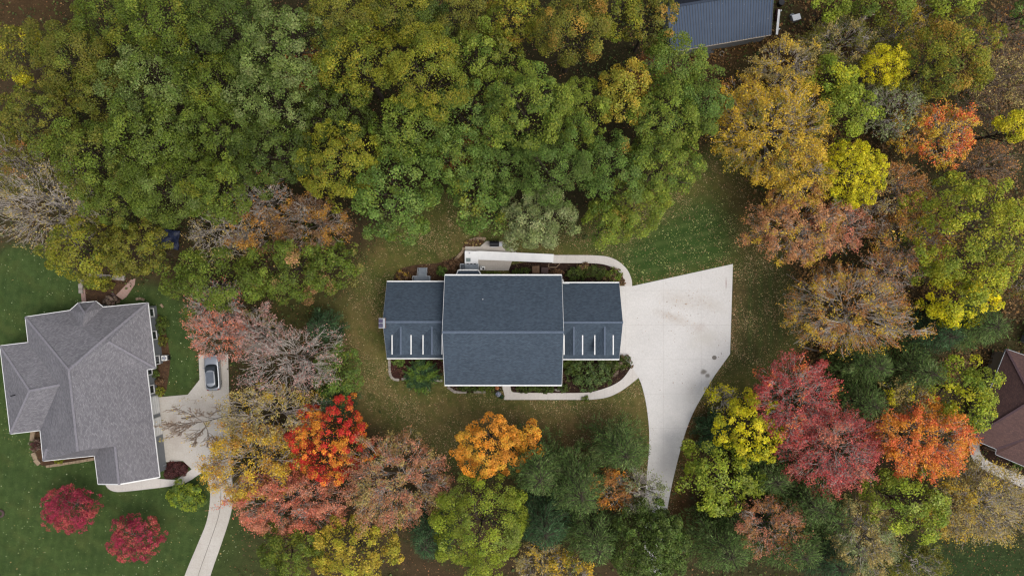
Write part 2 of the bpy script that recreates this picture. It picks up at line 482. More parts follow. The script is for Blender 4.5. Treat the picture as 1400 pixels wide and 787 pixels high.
stain2(236, 578, 0.8, 1.6, 0.9, (0.30, 0.24, 0.19, 1), 0.6, 1.4)
stain2(285, 560, 3.0, 3.0, 0.9, (0.40, 0.35, 0.29, 1), 0.5, 0.8)
M['drive_old'] = concrete('weathered_concrete', (0.47, 0.43, 0.375, 1), (0.56, 0.525, 0.475, 1), (3.3, 3.3), 0.12, (0.5, 0.2), st2)

drive = [(846, 390.8), (865, 390.8), (1001.9, 360.8), (1000.6, 403.5), (998, 483.6), (977, 512.8)] + \
        chaikin([(977, 512.8), (960.7, 540), (948, 562), (936, 592), (926, 630), (917, 668), (908, 720), (904, 800), (904, 860)], 2)[1:] + \
        chaikin([(880, 860), (881, 800), (881, 720), (883, 660), (887, 620), (888, 590), (884, 553), (878, 528), (873, 515), (862, 500)], 2) + \
        [(862, 500), (850, 486), (846, 484)]
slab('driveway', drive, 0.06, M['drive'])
walk_n = chaikin([(755, 348.6), (813.8, 348.6), (838, 351.5), (857, 366), (864, 382), (864, 391)], 3) + \
         chaikin([(854, 391), (852.8, 379.3), (843.5, 368.0), (827, 361), (807, 359.5), (755, 359.5)], 3)
slab('garden_walk', walk_n, 0.09, M['walk'])
walk_s = [(685.5, 518), (698, 518), (698, 529)] + chaikin([(698, 529), (699, 535), (704, 536.3), (785, 537), (807.5, 536), (822.5, 532), (839, 526), (852.5, 517), (863, 501)], 2)[1:] + \
         [(873.5, 515.5)] + chaikin([(873.5, 515.5), (852.5, 532.5), (832, 543), (810, 546), (790, 546), (689, 546)], 2)[1:] + [(690, 541), (687, 530)]
slab('front_walk', walk_s, 0.09, M['walk'])
slab('patio', [(636, 337), (656.6, 337), (664.6, 329.7), (687.4, 329.7), (706.3, 344.6), (702, 352), (695.4, 369.7), (636, 369.7)], 0.07, M['patio'])

M['mulch'] = mottled('mulch', L4((64, 46, 38)), L4((44, 33, 28)), 2.5, 0.95, 14, 0.5, 0.9, 0.1)
M['mulch_red'] = mottled('red_mulch', L4((78, 48, 42)), L4((58, 38, 36)), 2.5, 0.95, 14, 0.5, 0.9, 0.1)
M['mulch_leafy'] = mottled('leafy_bed', L4((104, 80, 58)), L4((70, 52, 42)), 1.8, 0.95, 9, 0.5, 0.9, 0.1)
M['edging_bed'] = M['mulch_leafy']
BEDS = [
 ('mulch_bed', [(533, 486), (533, 509), (538, 517), (548, 520), (606, 521), (606, 486)], 'mulch_red'),
 ('mulch_bed', [(607, 524), (616, 533), (622, 537), (686, 536), (686, 524)], 'mulch'),
 ('mulch_bed', [(698, 524), (699, 533), (704, 537), (790, 538), (808, 537), (824, 533), (841, 526), (853, 517), (860, 508), (863, 500), (862, 492), (856, 486), (846, 484), (768, 486), (768, 524)], 'mulch'),
 ('mulch_bed', [(696, 357), (808, 358.5), (828, 361), (844, 368), (853, 379), (854, 388), (770, 388), (770, 378), (696, 378)], 'mulch'),
 ('mulch_bed', [(541, 372), (550, 366), (572, 361), (600, 360), (622, 352), (632, 340), (636, 330), (652, 326), (664, 329), (656, 337), (637, 338), (634, 372), (606, 386), (536, 386)], 'mulch_leafy'),
 ('mulch_bed', [(227, 632), (232, 631), (250.4, 629.5), (261, 639.5), (240, 654.5), (222, 655)], 'mulch_red'),
 ('mulch_bed', [(110, 378), (130, 373), (170, 378), (182, 384), (172, 408), (140, 420), (112, 416)], 'mulch_leafy'),
 ('mulch_bed', [(205, 425), (222, 432), (232, 478), (233, 500), (226, 543), (210, 543), (205, 500)], 'mulch_leafy'),
 ('mulch_bed', [(41, 590), (56, 587), (62, 628), (132, 620), (131, 627), (66, 638), (52, 634), (44, 620), (48, 606)], 'mulch_leafy'),
 ('mulch_bed', [(1340, 606), (1345, 603), (1410, 632), (1410, 650), (1370, 637), (1345, 625)], 'mulch'),
]
for nme, pts, mm in BEDS:
    slab(nme, chaikin(pts, 1, True), 0.035, M[mm])

# neighbour's driveway and walks
drive2 = [(212, 543), (257, 539), (273, 518.6), (271.6, 484), (312, 484), (314, 560), (316, 640)] + \
         chaikin([(316, 640), (319, 670), (318, 696), (305, 737), (287, 787), (276, 830)], 2)[1:] + \
         chaikin([(238, 830), (251.7, 787), (272, 739.5), (284.7, 709), (288.5, 672), (284, 655), (282, 640)], 2) + [(262, 641), (260.6, 639), (250.4, 629.5), (228, 631), (212, 631)]
slab('neighbour_driveway', drive2, 0.055, M['drive_old'])
walk2 = chaikin([(143, 657), (146, 666), (155, 671.5), (168, 672), (244, 663), (258, 658), (272, 648), (284, 642)], 2) + [(284, 640), (266, 638.5), (241, 655.5), (218.6, 654), (150, 650)]
slab('neighbour_walk', walk2, 0.085, M['walk'])
mb = MB()
seam = chaikin([(302, 672), (301, 700), (288, 738), (270, 787), (259, 830)], 2)
for p, q in zip(seam, seam[1:]):
    mb.bar(W(p[0], p[1], 0.058), W(q[0], q[1], 0.058), 0.06, 0.01)
M['joint'] = mottled('joint_dirt', L4((96, 92, 86)), L4((120, 115, 108)), 2, 0.9, 10, 0.3, 0)
tag(mb.build('driveway_seam', M['joint']), kind='structure')
walk3 = chaikin([(1324, 600), (1326, 622), (1333, 634), (1350, 645), (1400, 667), (1460, 692)], 2) + chaikin([(1462, 676), (1400, 650), (1356, 633), (1342, 624), (1338, 612), (1340, 600)], 2)
slab('curved_walk', walk3, 0.085, M['drive_old'])
slab('shed_pad', [(955, 50), (978, 60), (976, 72), (966, 82), (958, 78)], 0.05, mottled('dark_concrete', L4((96, 98, 100)), L4((78, 80, 84)), 1.5, 0.9, 9, 0.3, 0.2))
# ---------------------------------------------------------------- houses
def roof_part(name, polys, m, parent, thick=0.14):
    """polys: list of 3D point lists (outer surface); becomes one slab-like roof mesh"""
    bm = bmesh.new(); cache = {}
    def vert(p):
        k = tuple(round(c, 3) for c in p)
        if k not in cache: cache[k] = bm.verts.new(p)
        return cache[k]
    for pl in polys:
        f = bm.faces.new([vert(p) for p in pl])
        f.normal_update()
        if f.normal.z < 0: f.normal_flip()
    bmesh.ops.triangulate(bm, faces=[f for f in bm.faces if len(f.verts) > 4])
    bm.normal_update()
    slope_uv(bm)
    me = bpy.data.meshes.new(name); bm.to_mesh(me); bm.free()
    o = link(name, me, m, parent)
    s = o.modifiers.new('thickness', 'SOLIDIFY'); s.thickness = thick; s.offset = -1.0
    return o

def window(parent, c, w, h, axis, out, frame='white', name='window'):
    """window on a wall; axis 'x' = wall runs along x; out = +1/-1 outward sign"""
    mb = MB(); t = 0.09
    def bx(du, dv, su, sv, d, th):
        if axis == 'x': mb2.box((c[0] + du, c[1] + out * d, c[2] + dv), (su, th, sv))
        else: mb2.box((c[0] + out * d, c[1] + du, c[2] + dv), (th, su, sv))
    mb2 = mb
    bx(0, h / 2, w + 2 * t, t, 0.03, 0.12); bx(0, -h / 2, w + 2 * t, t, 0.03, 0.14)
    bx(-w / 2 - t / 2, 0, t, h - t, 0.03, 0.12); bx(w / 2 + t / 2, 0, t, h - t, 0.03, 0.12)
    bx(0, 0, w, 0.05, 0.03, 0.08)
    f = mb.build(name, M[frame], parent)
    mb2 = MB(); bx(0, 0, w, h - t, 0.01, 0.04)
    mb2.build('pane', M['glass'], f)
    return f

# ---- slate-roofed house in the middle -------------------------------------------------
house = empty('house', W(688, 450, 0))
tag(house, 'white trimmed house with slate blue gable roofs and four small dormers beside the wide driveway', 'house')
HX, HY = house.location.x, house.location.y
def hl(p): return (p[0] - HX, p[1] - HY, p[2])
def HW(px, py, z): return hl(W(px, py, z))
ZE, ZR = 5.0, 8.6           # main block eave / ridge
WE, WR = 3.4, 6.6           # wings
xm0, xm1 = HW(608.2, 0, ZE)[0], HW(768, 0, ZE)[0]
yn, ys = HW(0, 376.3, ZE)[1], HW(0, 526, ZE)[1]
yr = HW(0, 454, ZR)[1]
roof_part('main_roof', [[(xm0, ys, ZE), (xm1, ys, ZE), (xm1, yr, ZR), (xm0, yr, ZR)], [(xm1, yn, ZE), (xm0, yn, ZE), (xm0, yr, ZR), (xm1, yr, ZR)]], M['shingle_blue'], house, 0.18)
def ridge_cap(p, q, m, parent, w=0.32):
    mb = MB(); p, q = Vector(p), Vector(q); n = max(2, int((q - p).length / 0.3))
    for i in range(n):
        a = p.lerp(q, i / n); b = p.lerp(q, (i + 1.12) / n)
        mb.bar(a + Vector((0, 0, 0.045)), b + Vector((0, 0, 0.02)), w, 0.03)
    return mb.build('ridge_cap', m, parent)
M['cap_blue'] = mottled('ridge_cap_slate', L4((98, 110, 126)), L4((86, 98, 114)), 4, 0.85, 20, 0.2, 0.2)
M['cap_grey'] = mottled('ridge_cap_grey', L4((142, 139, 144)), L4((122, 119, 126)), 4, 0.85, 20, 0.2, 0.2)
M['cap_brown'] = mottled('ridge_cap_brown', L4((88, 66, 70)), L4((76, 58, 62)), 4, 0.85, 20, 0.2, 0.2)
ridge_cap((xm0, yr, ZR), (xm1, yr, ZR), M['cap_blue'], house)
ovh = 0.45
def gable_block(x0, x1, ya, yb, yrr, ze, zr, name, m, d=0.2):
    """walls with gable ends; ya south, yb north"""
    mb = MB(); b = mb.bm
    prof = [(ya, 0), (yb, 0), (yb, ze - d), (yrr, zr - d - 0.05), (ya, ze - d)]
    A = [b.verts.new((x0, y, z)) for y, z in prof]; B = [b.verts.new((x1, y, z)) for y, z in prof]
    b.faces.new(A); b.faces.new(list(reversed(B)))
    for i in range(5):
        j = (i + 1) % 5
        b.faces.new((A[i], B[i], B[j], A[j]))
    return mb.build(name, m, house)
gable_block(xm0 + ovh, xm1 - ovh, ys + ovh, yn - ovh, yr, ZE + 0.2, ZR, 'main_wall', M['siding_pale'])
# wings
def wing(xa, xb, pyn, pys, pyr, xin):
    n, s, r = HW(0, pyn, WE)[1], HW(0, pys, WE)[1], HW(0, pyr, WR)[1]
    x0, x1 = min(xa, xb), max(xa, xb)
    roof_part('wing_roof', [[(x0, s, WE), (x1, s, WE), (x1, r, WR), (x0, r, WR)], [(x1, n, WE), (x0, n, WE), (x0, r, WR), (x1, r, WR)]], M['shingle_blue'], house, 0.16)
    ridge_cap((x0, r, WR), (x1, r, WR), M['cap_blue'], house, 0.28)
    ox0 = x0 + (0.35 if xa == x0 else 0); ox1 = x1 - (0.35 if xa == x1 else 0)
    gable_block(ox0, ox1, s + 0.5, n - 0.5, r, WE + 0.25, WR, 'wing_wall', M['siding_pale'])
    for y, sg in ((n, 1), (s, -1)):
        mb = MB(); mb.bar((x0, y + sg * 0.03, WE - 0.06), (x1, y + sg * 0.03, WE - 0.06), 0.20, 0.14)
        mb.build('gutter', M['white'], house)
    for y in (n, s):    # rake boards on the outer gable
        mb = MB(); xo = xa
        mb.bar((xo, y, WE - 0.12), (xo, r, WR - 0.12), 0.03, 0.18)
        mb.build('rake_board', M['white'], house)
    return n, s, r
xl0 = HW(528.9, 0, WE)[0]; xr1 = HW(846.6, 0, WE)[0]
wl = wing(xl0, xm0 + 0.2, 385.0, 489.4, 440, None)
wr = wing(xr1, xm1 - 0.2, 386.6, 490.6, 440.5, None)
# main gutters and rakes
for y, sg in ((yn, 1), (ys, -1)):
    mb = MB(); mb.bar((xm0, y + sg * 0.03, ZE - 0.06), (xm1, y + sg * 0.03, ZE - 0.06), 0.22, 0.15); mb.build('gutter', M['white'], house)
for x, sg in ((xm0, -1), (xm1, 1)):
    for y in (yn, ys):
        mb = MB(); mb.bar((x + sg * 0.015, y, ZE - 0.13), (x + sg * 0.015, yr, ZR - 0.13), 0.04, 0.24); mb.build('rake_board', M['white'], house)
# dormers
def dormer(pxl, pxr, pxk, pyk, pys_, wg):
    n, s, r = wg
    def slope_z(y): return WE + (WR - WE) * (y - s) / (r - s)
    yk = HW(0, pyk, WR - 0.5)[1]                 # where the ridge dies into the roof
    zk = slope_z(yk) + 0.0
    zg = zk - 0.72
    yf = HW(0, pys_, zg)[1]                      # front face
    xl, xr_, xk = HW(pxl, 0, zg)[0], HW(pxr, 0, zg)[0], HW(pxk, 0, zk)[0]
    xk = (xl + xr_) / 2
    yg = s + (zg - WE) / (WR - WE) * (r - s)     # where the dormer eave dies into the roof
    e = 0.004
    roof_part('dormer_roof', [[(xl, yf, zg), (xl, yg, zg + e), (xk, yk, zk + e), (xk, yf, zk)], [(xr_, yf, zg), (xr_, yg, zg + e), (xk, yk, zk + e), (xk, yf, zk)]], M['shingle_blue'], house, 0.08)
    ridge_cap((xk, yf, zk), (xk, yk + 0.1, zk + 0.0), M['cap_blue'], house, 0.24)
    i = 0.16
    mb = MB(); b = mb.bm
    zb = WE - 0.1
    prof = [(xl + i, zb), (xr_ - i, zb), (xr_ - i, zg - 0.02), (xk, zk - 0.16), (xl + i, zg - 0.02)]
    A = [b.verts.new((x, yf + 0.2, z)) for x, z in prof]; B = [b.verts.new((x, yk - 0.2, min(z, 99))) for x, z in prof]
    b.faces.new(A); b.faces.new(list(reversed(B)))
    for q in range(5): b.faces.new((A[q], B[q], B[(q + 1) % 5], A[(q + 1) % 5]))
    mb.build('dormer_wall', M['siding_pale'], house)
    for x, sg in ((xl, -1), (xr_, 1)):
        mb = MB(); mb.bar((x + sg * 0.02, yf - 0.02, zg - 0.03), (x + sg * 0.02, yg + 0.08, zg - 0.03), 0.14, 0.13); mb.build('dormer_gutter', M['white'], house)
    window(house, ((xl + xr_) / 2, yf + 0.19, zg - 0.62), 0.9, 0.95, 'x', -1)
dormer(536.3, 561.8, 548.5, 447, 484, wl)
dormer(578.6, 604.0, 591.8, 447, 484, wl)
dormer(771.5, 796.3, 785.5, 447, 484.5, wr)
dormer(813.4, 838.2, 826.5, 447, 484.5, wr)
# bay with its own hipped roof on the north wall
zb = 3.2
bay = [HW(621.9, 376, zb), HW(627, 369.2, zb), HW(653.6, 369.2, zb), HW(661, 376, zb)]
yb = yn - ovh
top = [(bay[0][0] + 0.4, yb, zb + 0.75), (bay[3][0] - 0.4, yb, zb + 0.75)]
bl, br_ = (bay[0][0], yb, zb), (bay[3][0], yb, zb)
roof_part('bay_roof', [[bl, bay[1], top[0]], [bay[1], bay[2], top[1], top[0]], [bay[2], br_, top[1]]], M['shingle_blue'], house, 0.1)
mb = MB()
for p, q in ((bl, bay[1]), (bay[1], bay[2]), (bay[2], br_)):
    mb.bar((p[0], p[1], zb - 0.03), (q[0], q[1], zb - 0.03), 0.2, 0.14)
mb.build('bay_gutter', M['white'], house)
mb = MB(); mb.prism([(bl[0] + 0.3, yb - 0.05), (bay[1][0] + 0.15, bay[1][1] - 0.3), (bay[2][0] - 0.15, bay[2][1] - 0.3), (br_[0] - 0.3, yb - 0.05)], 0, zb - 0.1)
mb.build('bay_wall', M['siding_pale'], house)
# chimney, vent, downspouts
cx, cy, cz = HW(522, 441.5, 7.3)
ch = MB().box((cx, cy, cz / 2), (0.72, 1.2, cz)).box((cx, cy, cz - 0.12), (0.86, 1.34, 0.12)).build('chimney', M['brick'], house)
MB().box((cx + 0.02, cy, cz + 0.05), (0.78, 1.26, 0.1)).build('chimney_cap', M['grey_rail'], ch)
M['clay'] = mottled('clay_flue', L4((70, 66, 92)), L4((84, 80, 104)), 5, 0.7, 20, 0.2, 0)
for dy in (-0.3, 0.28): MB().box((cx - 0.1, cy + dy, cz + 0.16), (0.5, 0.46, 0.16), 0, 0.02).build('flue', M['clay'], ch)
vx, vy, vz = HW(660, 409, 7.0)
zs = ZE + (ZR - ZE) * (yn - vy) / (yn - yr)
MB().cyl((vx, vy, zs + 0.15), 0.07, 0.4, 12).build('vent_pipe', M['steel'], house)
for x, y, z in ((xr1 - 7.6, wr[0] + 0.02, WE), (xl0 + 0.3, wl[0] - 0.03, WE)):
    MB().bar((x, y + 0.03, WE - 0.1), (x, y - 0.44, 2.7), 0.08, 0.08).bar((x, y - 0.44, 2.7), (x, y - 0.44, 0.1), 0.08, 0.08).build('downspout', M['white'], house)
xd, yd = HW(771, 0, ZE - .3)[0], HW(0, 387, ZE - .3)[1]
MB().bar((xd - 0.15, yd + 0.5, ZE - 0.5), (xd, yd, ZE - 1.1), 0.09, 0.09).bar((xd, yd, ZE - 1.1), (xd, yd, WE + 0.1), 0.09, 0.09).bar((xd, yd, WE + 0.1), (xd + 0.8, yd, WE + 0.03), 0.09, 0.09).build('downspout', M['white'], house)
# windows, doors
for wx in (-5.0, -1.9, 3.2, 5.4):
    window(house, (wx + (xm0 + xm1) / 2, ys + ovh, 3.6), 1.2, 1.4, 'x', -1)
for wx in (-5.0, 2.4, 5.4):
    window(house, (wx + (xm0 + xm1) / 2, yn - ovh, 3.4), 1.4, 1.3, 'x', 1)
for x0 in (xl0 + 2.2, xl0 + 5.0):
    window(house, (x0, wl[1] + 0.5, 1.7), 1.2, 1.4, 'x', -1)
for x0 in (xr1 - 2.4, xr1 - 5.2):
    window(house, (x0, wr[1] + 0.5, 1.7), 1.2, 1.4, 'x', -1)
d = MB().box((HW(692, 0, 0)[0], ys + ovh - 0.03, 1.15), (1.0, 0.08, 2.1)).build('front_door', mottled('door_red', L4((110, 40, 36)), L4((120, 46, 40)), 2, 0.5, 8, 0.05, 0), house)
MB().ball((HW(692, 0, 0)[0] + 0.4, ys + ovh - 0.1, 1.1), 0.05).build('handle', M['steel'], d)
for gy in (wr[1] + 2.4, wr[1] + 6.3):
    mb = MB(); mb.box((xr1 - 0.33, gy, 1.25), (0.06, 2.9, 2.3))
    g = mb.build('garage_door', M['white'], house)
    mb = MB()
    for k in range(4): mb.box((xr1 - 0.295, gy, 0.4 + 0.56 * k), (0.02, 2.7, 0.4), bev=0.006)
    mb.build('door_panel', M['siding_pale'], g)
mb = MB().box((xr1 - 0.2, HW(0, 417, 2.5)[1], 2.4), (0.22, 0.18, 0.3)).build('wall_lamp', M['black'], house)

# ---- grey-roofed neighbour on the west --------------------------------------------------
nh = empty('house', W(120, 530, 0))
tag(nh, 'grey house with a many hipped shingle roof on the green lawn near the parked car', 'house')
NX, NY = nh.location.x, nh.location.y
def NW(px, py, z):
    p = W(px, py, z); return (p[0] - NX, p[1] - NY, p[2])
e = 3.1
A = NW(34.6, 433.2, e); b1 = NW(95.6, 424.3, e); b2 = NW(107, 414.1, e); b3 = NW(131, 412, e); b4 = NW(141, 419.8, e)
B = NW(202, 414, e); Cc = NW(212.7, 503, e); D = NW(200.5, 504.8, e); E = NW(218, 652, e)
F_ = NW(134.2, 661.3, e); Gg = NW(129.3, 622.3, e); Hh = NW(59, 629.6, e); I = NW(55, 587.7, e); J = NW(14.2, 592.6, e); K = NW(0, 472.6, e); Lp = NW(38.6, 468, e)
R2 = NW(94.3, 505.6, 7.0); R3 = NW(106.5, 616, 6.9); R1 = NW(138.3, 467.0, 6.1); R1b = NW(148.5, 467, 6.0)
nubp = NW(112.5, 447.5, 4.75); nub2 = NW(116, 428, 4.75)
w1 = NW(40.7, 534, 5.6); w2 = NW(81.3, 526, 5.6)
g1 = NW(136, 612.8, 3.9); g2 = NW(157.4, 609.7, 5.7); g3 = NW(163, 661.7, 5.7)
Hs = NW(64.2, 613.4, 4.1); R3b = NW(107.5, 617, 6.8)
E0 = NW(217.2, 645, e)
polys = [
 [A, b1, nubp, b4, B, R1, R2],                      # north face
 [B, Cc, R1b, R1],                                  # north-east hip end
 [R1, R1b, Cc, D, E, g3, g2, g1, Gg, R3, R2],       # wide east face
 [A, R2, R3, Hs, Hh, I, w2, Lp],                    # west face
 [Hh, Hs, R3, Gg],                                  # south skirt
 [Gg, g1, g2, g3, F_],                              # west side of the front gable
 [K, Lp, w2, w1], [J, w1, w2, I], [K, w1, J],       # west wing
 [b1, b2, nub2], [b1, nub2, nubp], [b2, b3, nub2], [b3, b4, nub2], [b4, nubp, nub2],   # little bay on the north
]
roof_part('roof', polys, M['shingle_grey'], nh, 0.14)
for p, q in ((A, R2), (R2, R3), (B, R1), (R1, R2), (R1b, Cc), (K, w1), (J, w1), (w1, w2), (g2, g3), (Hh, Hs), (b2, nub2), (b3, nub2)):
    ridge_cap(p, q, M['cap_grey'], nh, 0.3)
eaves = [A, b1, b2, b3, b4, B, Cc, D, E, g3, F_, Gg, Hh, I, J, K, Lp, A]
for p, q in zip(eaves, eaves[1:]):
    mb = MB(); mb.bar((p[0], p[1], p[2] - 0.08), (q[0], q[1], q[2] - 0.08), 0.15, 0.16); mb.build('gutter', M['white'], nh)
def inset(pts, d):
    out = []; n = len(pts)
    for i in range(n):
        p0, p1, p2 = (Vector(pts[(i + k) % n][:2]) for k in (-1, 0, 1))
        e1, e2 = (p1 - p0).normalized(), (p2 - p1).normalized()
        n1, n2 = Vector((e1.y, -e1.x)), Vector((e2.y, -e2.x))
        m_ = (n1 + n2); m_ = m_ / max(0.3, m_.dot(n1))
        q = p1 + m_ * d
        out.append((q.x, q.y))
    return out
ring = [A, b1, b2, b3, b4, B, Cc, D, E, F_, Gg, Hh, I, J, K, Lp]
wall_pts = inset(ring, 0.42)
mb = MB(); mb.prism(wall_pts, 0, e - 0.16); mb.build('wall', M['siding_grey'], nh)
# windows along the east walls, seen just past the gutter
def on_wall(px, py, w_, h_, z):
    # nearest east-facing wall segment
    best = None
    p = NW(px, py, z)
    for i in range(len(wall_pts)):
        a, b = Vector(wall_pts[i]), Vector(wall_pts[(i + 1) % len(wall_pts)])
        t = max(0, min(1, (Vector(p[:2]) - a).dot(b - a) / (b - a).length_squared))
        dd = (a + (b - a) * t - Vector(p[:2])).length
        if best is None or dd < best[0]: best = (dd, a + (b - a) * t, (b - a).normalized())
    q, dirv = best[1], best[2]
    nrm = Vector((-dirv.y, dirv.x))
    if nrm.dot(Vector(p[:2]) - q) < 0 and False: nrm = -nrm
    nrm = Vector((1, 0)) if abs(dirv.y) > 0.7 else nrm
    mb = MB(); rz = math.atan2(dirv.y, dirv.x)
    for dz in (h_ / 2, -h_ / 2): mb.box((q.x + nrm.x * 0.05, q.y, z + dz), (w_ + 0.2, 0.2, 0.12), rz)
    for du in (-w_ / 2 - 0.05, w_ / 2 + 0.05): mb.box((q.x + nrm.x * 0.05 + dirv.x * du, q.y + dirv.y * du, z), (0.12, 0.2, h_ - 0.12), rz)
    f = mb.build('window', M['white'], nh)
    MB().box((q.x + nrm.x * 0.02, q.y, z), (w_, 0.1, h_ - 0.1), rz).build('pane', M['glass'], f)
for px, py in ((207, 427), (211, 458), (213, 492), (202, 506.5), (206, 532)):
    on_wall(px, py, 1.0, 1.3, 1.75)
for py in (560, 590):
    p = NW(0, py, 1.2)
    x = [w for w in wall_pts]
    t = (py - 504.8) / (652 - 504.8)
    a, b = Vector(inset(ring, 0.42)[7]), Vector(inset(ring, 0.42)[8])
    q = a.lerp(b, t); rz = math.atan2((b - a).y, (b - a).x)
    g = MB().box((q.x + 0.03, q.y, 1.2), (2.5, 0.08, 2.2), rz).build('garage_door', M['siding_pale'], nh)
    mb = MB()
    for k in range(4): mb.box((q.x + 0.08, q.y, 0.4 + 0.54 * k), (2.3, 0.02, 0.4), rz, 0.006)
    mb.build('door_panel', M['white'], g)
for px, py in ((106, 457), (19, 540)):
    z = 4.3
    p = NW(px, py, z); MB().cyl((p[0], p[1], z), 0.07, 1.2, 10).build('vent_pipe', M['black'], nh)

# ---- brown-roofed house on the east edge ------------------------------------------------
eh = empty('house', W(1420, 560, 0))
tag(eh, 'house with a brown shingled hip roof at the right edge beside the orange tree', 'house')
EX, EY = eh.location.x, eh.location.y
def EW(px, py, z):
    p = W(px, py, z); return (p[0] - EX, p[1] - EY, p[2])
e = 3.0
a0 = EW(1376, 477, e); a1 = EW(1327, 598.5, e); a2 = EW(1362.5, 613.5, e); a3 = EW(1361.5, 620.5, e); a4 = EW(1500, 679, e); a5 = EW(1560, 540, e)
k1 = EW(1412, 546, 6.6); k2 = EW(1475, 572, 6.6)
k0 = EW(1374.7, 511.6, 4.4)
v1 = EW(1425, 591, 5.0)
roof_part('roof', [[a0, k1, a1], [a1, k1, v1, a2], [a2, v1, k2, a4, a3], [k1, k2, v1], [a4, k2, a5], [a0, a5, k2, k1]], M['shingle_brown'], eh, 0.14)
for p, q in ((a0, k1), (a1, k1), (a2, v1), (k1, k2)):
    ridge_cap(p, q, M['cap_brown'], eh, 0.3)
ring2 = [a0, a5, a4, a3, a2, a1]
for p, q in zip(ring2, ring2[1:] + ring2[:1]):
    mb = MB(); mb.bar((p[0], p[1], p[2] - 0.08), (q[0], q[1], q[2] - 0.08), 0.14, 0.15); mb.build('gutter', M['grey_rail'], eh)
mb = MB(); mb.prism(inset(ring2, 0.4), 0, e - 0.16); mb.build('wall', M['siding_tan'], eh)
c = EW(1391, 486, 1.5)
p = EW(1398, 463, 0)
MB().box((p[0] + 3, p[1] + 0.0, 1.3), (6.0, 3.2, 2.6), -0.39).build('porch_wall', M['siding_grey'], eh)

# ---- metal-roofed shed at the top -------------------------------------------------------
sh = empty('shed', W(985, 25, 0))
tag(sh, 'long shed with a dark blue ribbed metal roof cut by the top edge', 'shed')
SX, SY = sh.location.x, sh.location.y
def SW(px, py, z):
    p = W(px, py, z); return (p[0] - SX, p[1] - SY, p[2])
ez, rz_ = 3.2, 4.6
sw, se = SW(918.5, 71.5, ez), SW(1054, 48, ez)
rw, re = SW(912, 10.7, rz_), SW(1058, -13.5, rz_)
nwp = tuple(2 * r - s for r, s in zip(rw[:2], sw[:2])) + (ez,)
nep = tuple(2 * r - s for r, s in zip(re[:2], se[:2])) + (ez,)
def metal(name, c1, c2):
    m, nt, bs = newmat(name)
    P = geo_pos(nt)
    n1 = noise(nt, P, 0.5, 5, 0.7)
    cc = ramp(nt, n1, [(0.3, c1), (0.7, c2)])
    vo = nn(nt, 'ShaderNodeTexVoronoi'); vo.inputs['Scale'].default_value = 1.6; nt.links.new(P, vo.inputs['Vector'])
    sp = mth(nt, 'LESS_THAN', vo.outputs['Distance'], mth(nt, 'MULTIPLY', noise(nt, P, 0.7, 2), 0.16))
    cc = mixc(nt, cc, L4((140, 146, 154)), mth(nt, 'MULTIPLY', sp, 0.7))
    nt.links.new(cc, bs.inputs['Base Color'])
    bs.inputs['Roughness'].default_value = 0.6; bs.inputs['Specular IOR Level'].default_value = 0.15
    return m
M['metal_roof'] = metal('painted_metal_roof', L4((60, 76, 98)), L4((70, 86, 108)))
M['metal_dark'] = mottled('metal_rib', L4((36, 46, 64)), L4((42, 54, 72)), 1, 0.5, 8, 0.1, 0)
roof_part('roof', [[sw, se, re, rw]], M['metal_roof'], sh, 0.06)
M['metal_back'] = mottled('back_slope_metal', L4((22, 26, 34)), L4((30, 34, 42)), 1, 0.7, 8, 0.1, 0, 0.15)  # back slope set near black, much darker than the front slope
roof_part('back_roof', [[nwp, nep, re, rw]], M['metal_back'], sh, 0.06)
mb = MB()
n = 38
for i in range(n + 1):
    t = i / n
    for s0, s1 in ((sw, se),):
        p = Vector(s0).lerp(Vector(s1), t); q = Vector(rw).lerp(Vector(re), t)
        mb.bar(p + Vector((0, 0, 0.02)), q + Vector((0, 0, 0.02)), 0.11, 0.07)
mb.build('standing_seams', M['metal_dark'], sh)
MB().bar((rw[0], rw[1], rw[2] + 0.05), (re[0], re[1], re[2] + 0.05), 0.32, 0.05).build('ridge_cap', M['metal_dark'], sh)
ring3 = [nwp, nep, se, sw]
mb = MB(); b = mb.bm
wp = inset(ring3, 0.25)
mb.prism(wp, 0, ez - 0.08); mb.build('wall', M['siding_grey'], sh)
for i, (p, q, r) in enumerate(((wp[0], wp[3], rw), (wp[1], wp[2], re))):
    mb = MB(); off = 0.25 if i == 0 else -0.25
    dx = Vector((q[0] - p[0], q[1] - p[1], 0)).normalized(); nx_ = Vector((dx.y, -dx.x, 0)) * 0.03
    tri = [Vector((p[0], p[1], ez - 0.1)), Vector((q[0], q[1], ez - 0.1)), Vector(((p[0] + q[0]) / 2, (p[1] + q[1]) / 2, rz_ - 0.12))]
    a_ = [mb.bm.verts.new(t + nx_) for t in tri]; c_ = [mb.bm.verts.new(t - nx_) for t in tri]
    mb.bm.faces.new(a_); mb.bm.faces.new(c_[::-1])
    for k in range(3): mb.bm.faces.new((a_[k], a_[(k + 1) % 3], c_[(k + 1) % 3], c_[k]))
    mb.build('gable_wall', M['siding_grey'], sh)
mb = MB(); mb.bar((sw[0], sw[1], ez - 0.05), (se[0], se[1], ez - 0.05), 0.14, 0.12); mb.build('gutter', M['siding_tan'], sh)
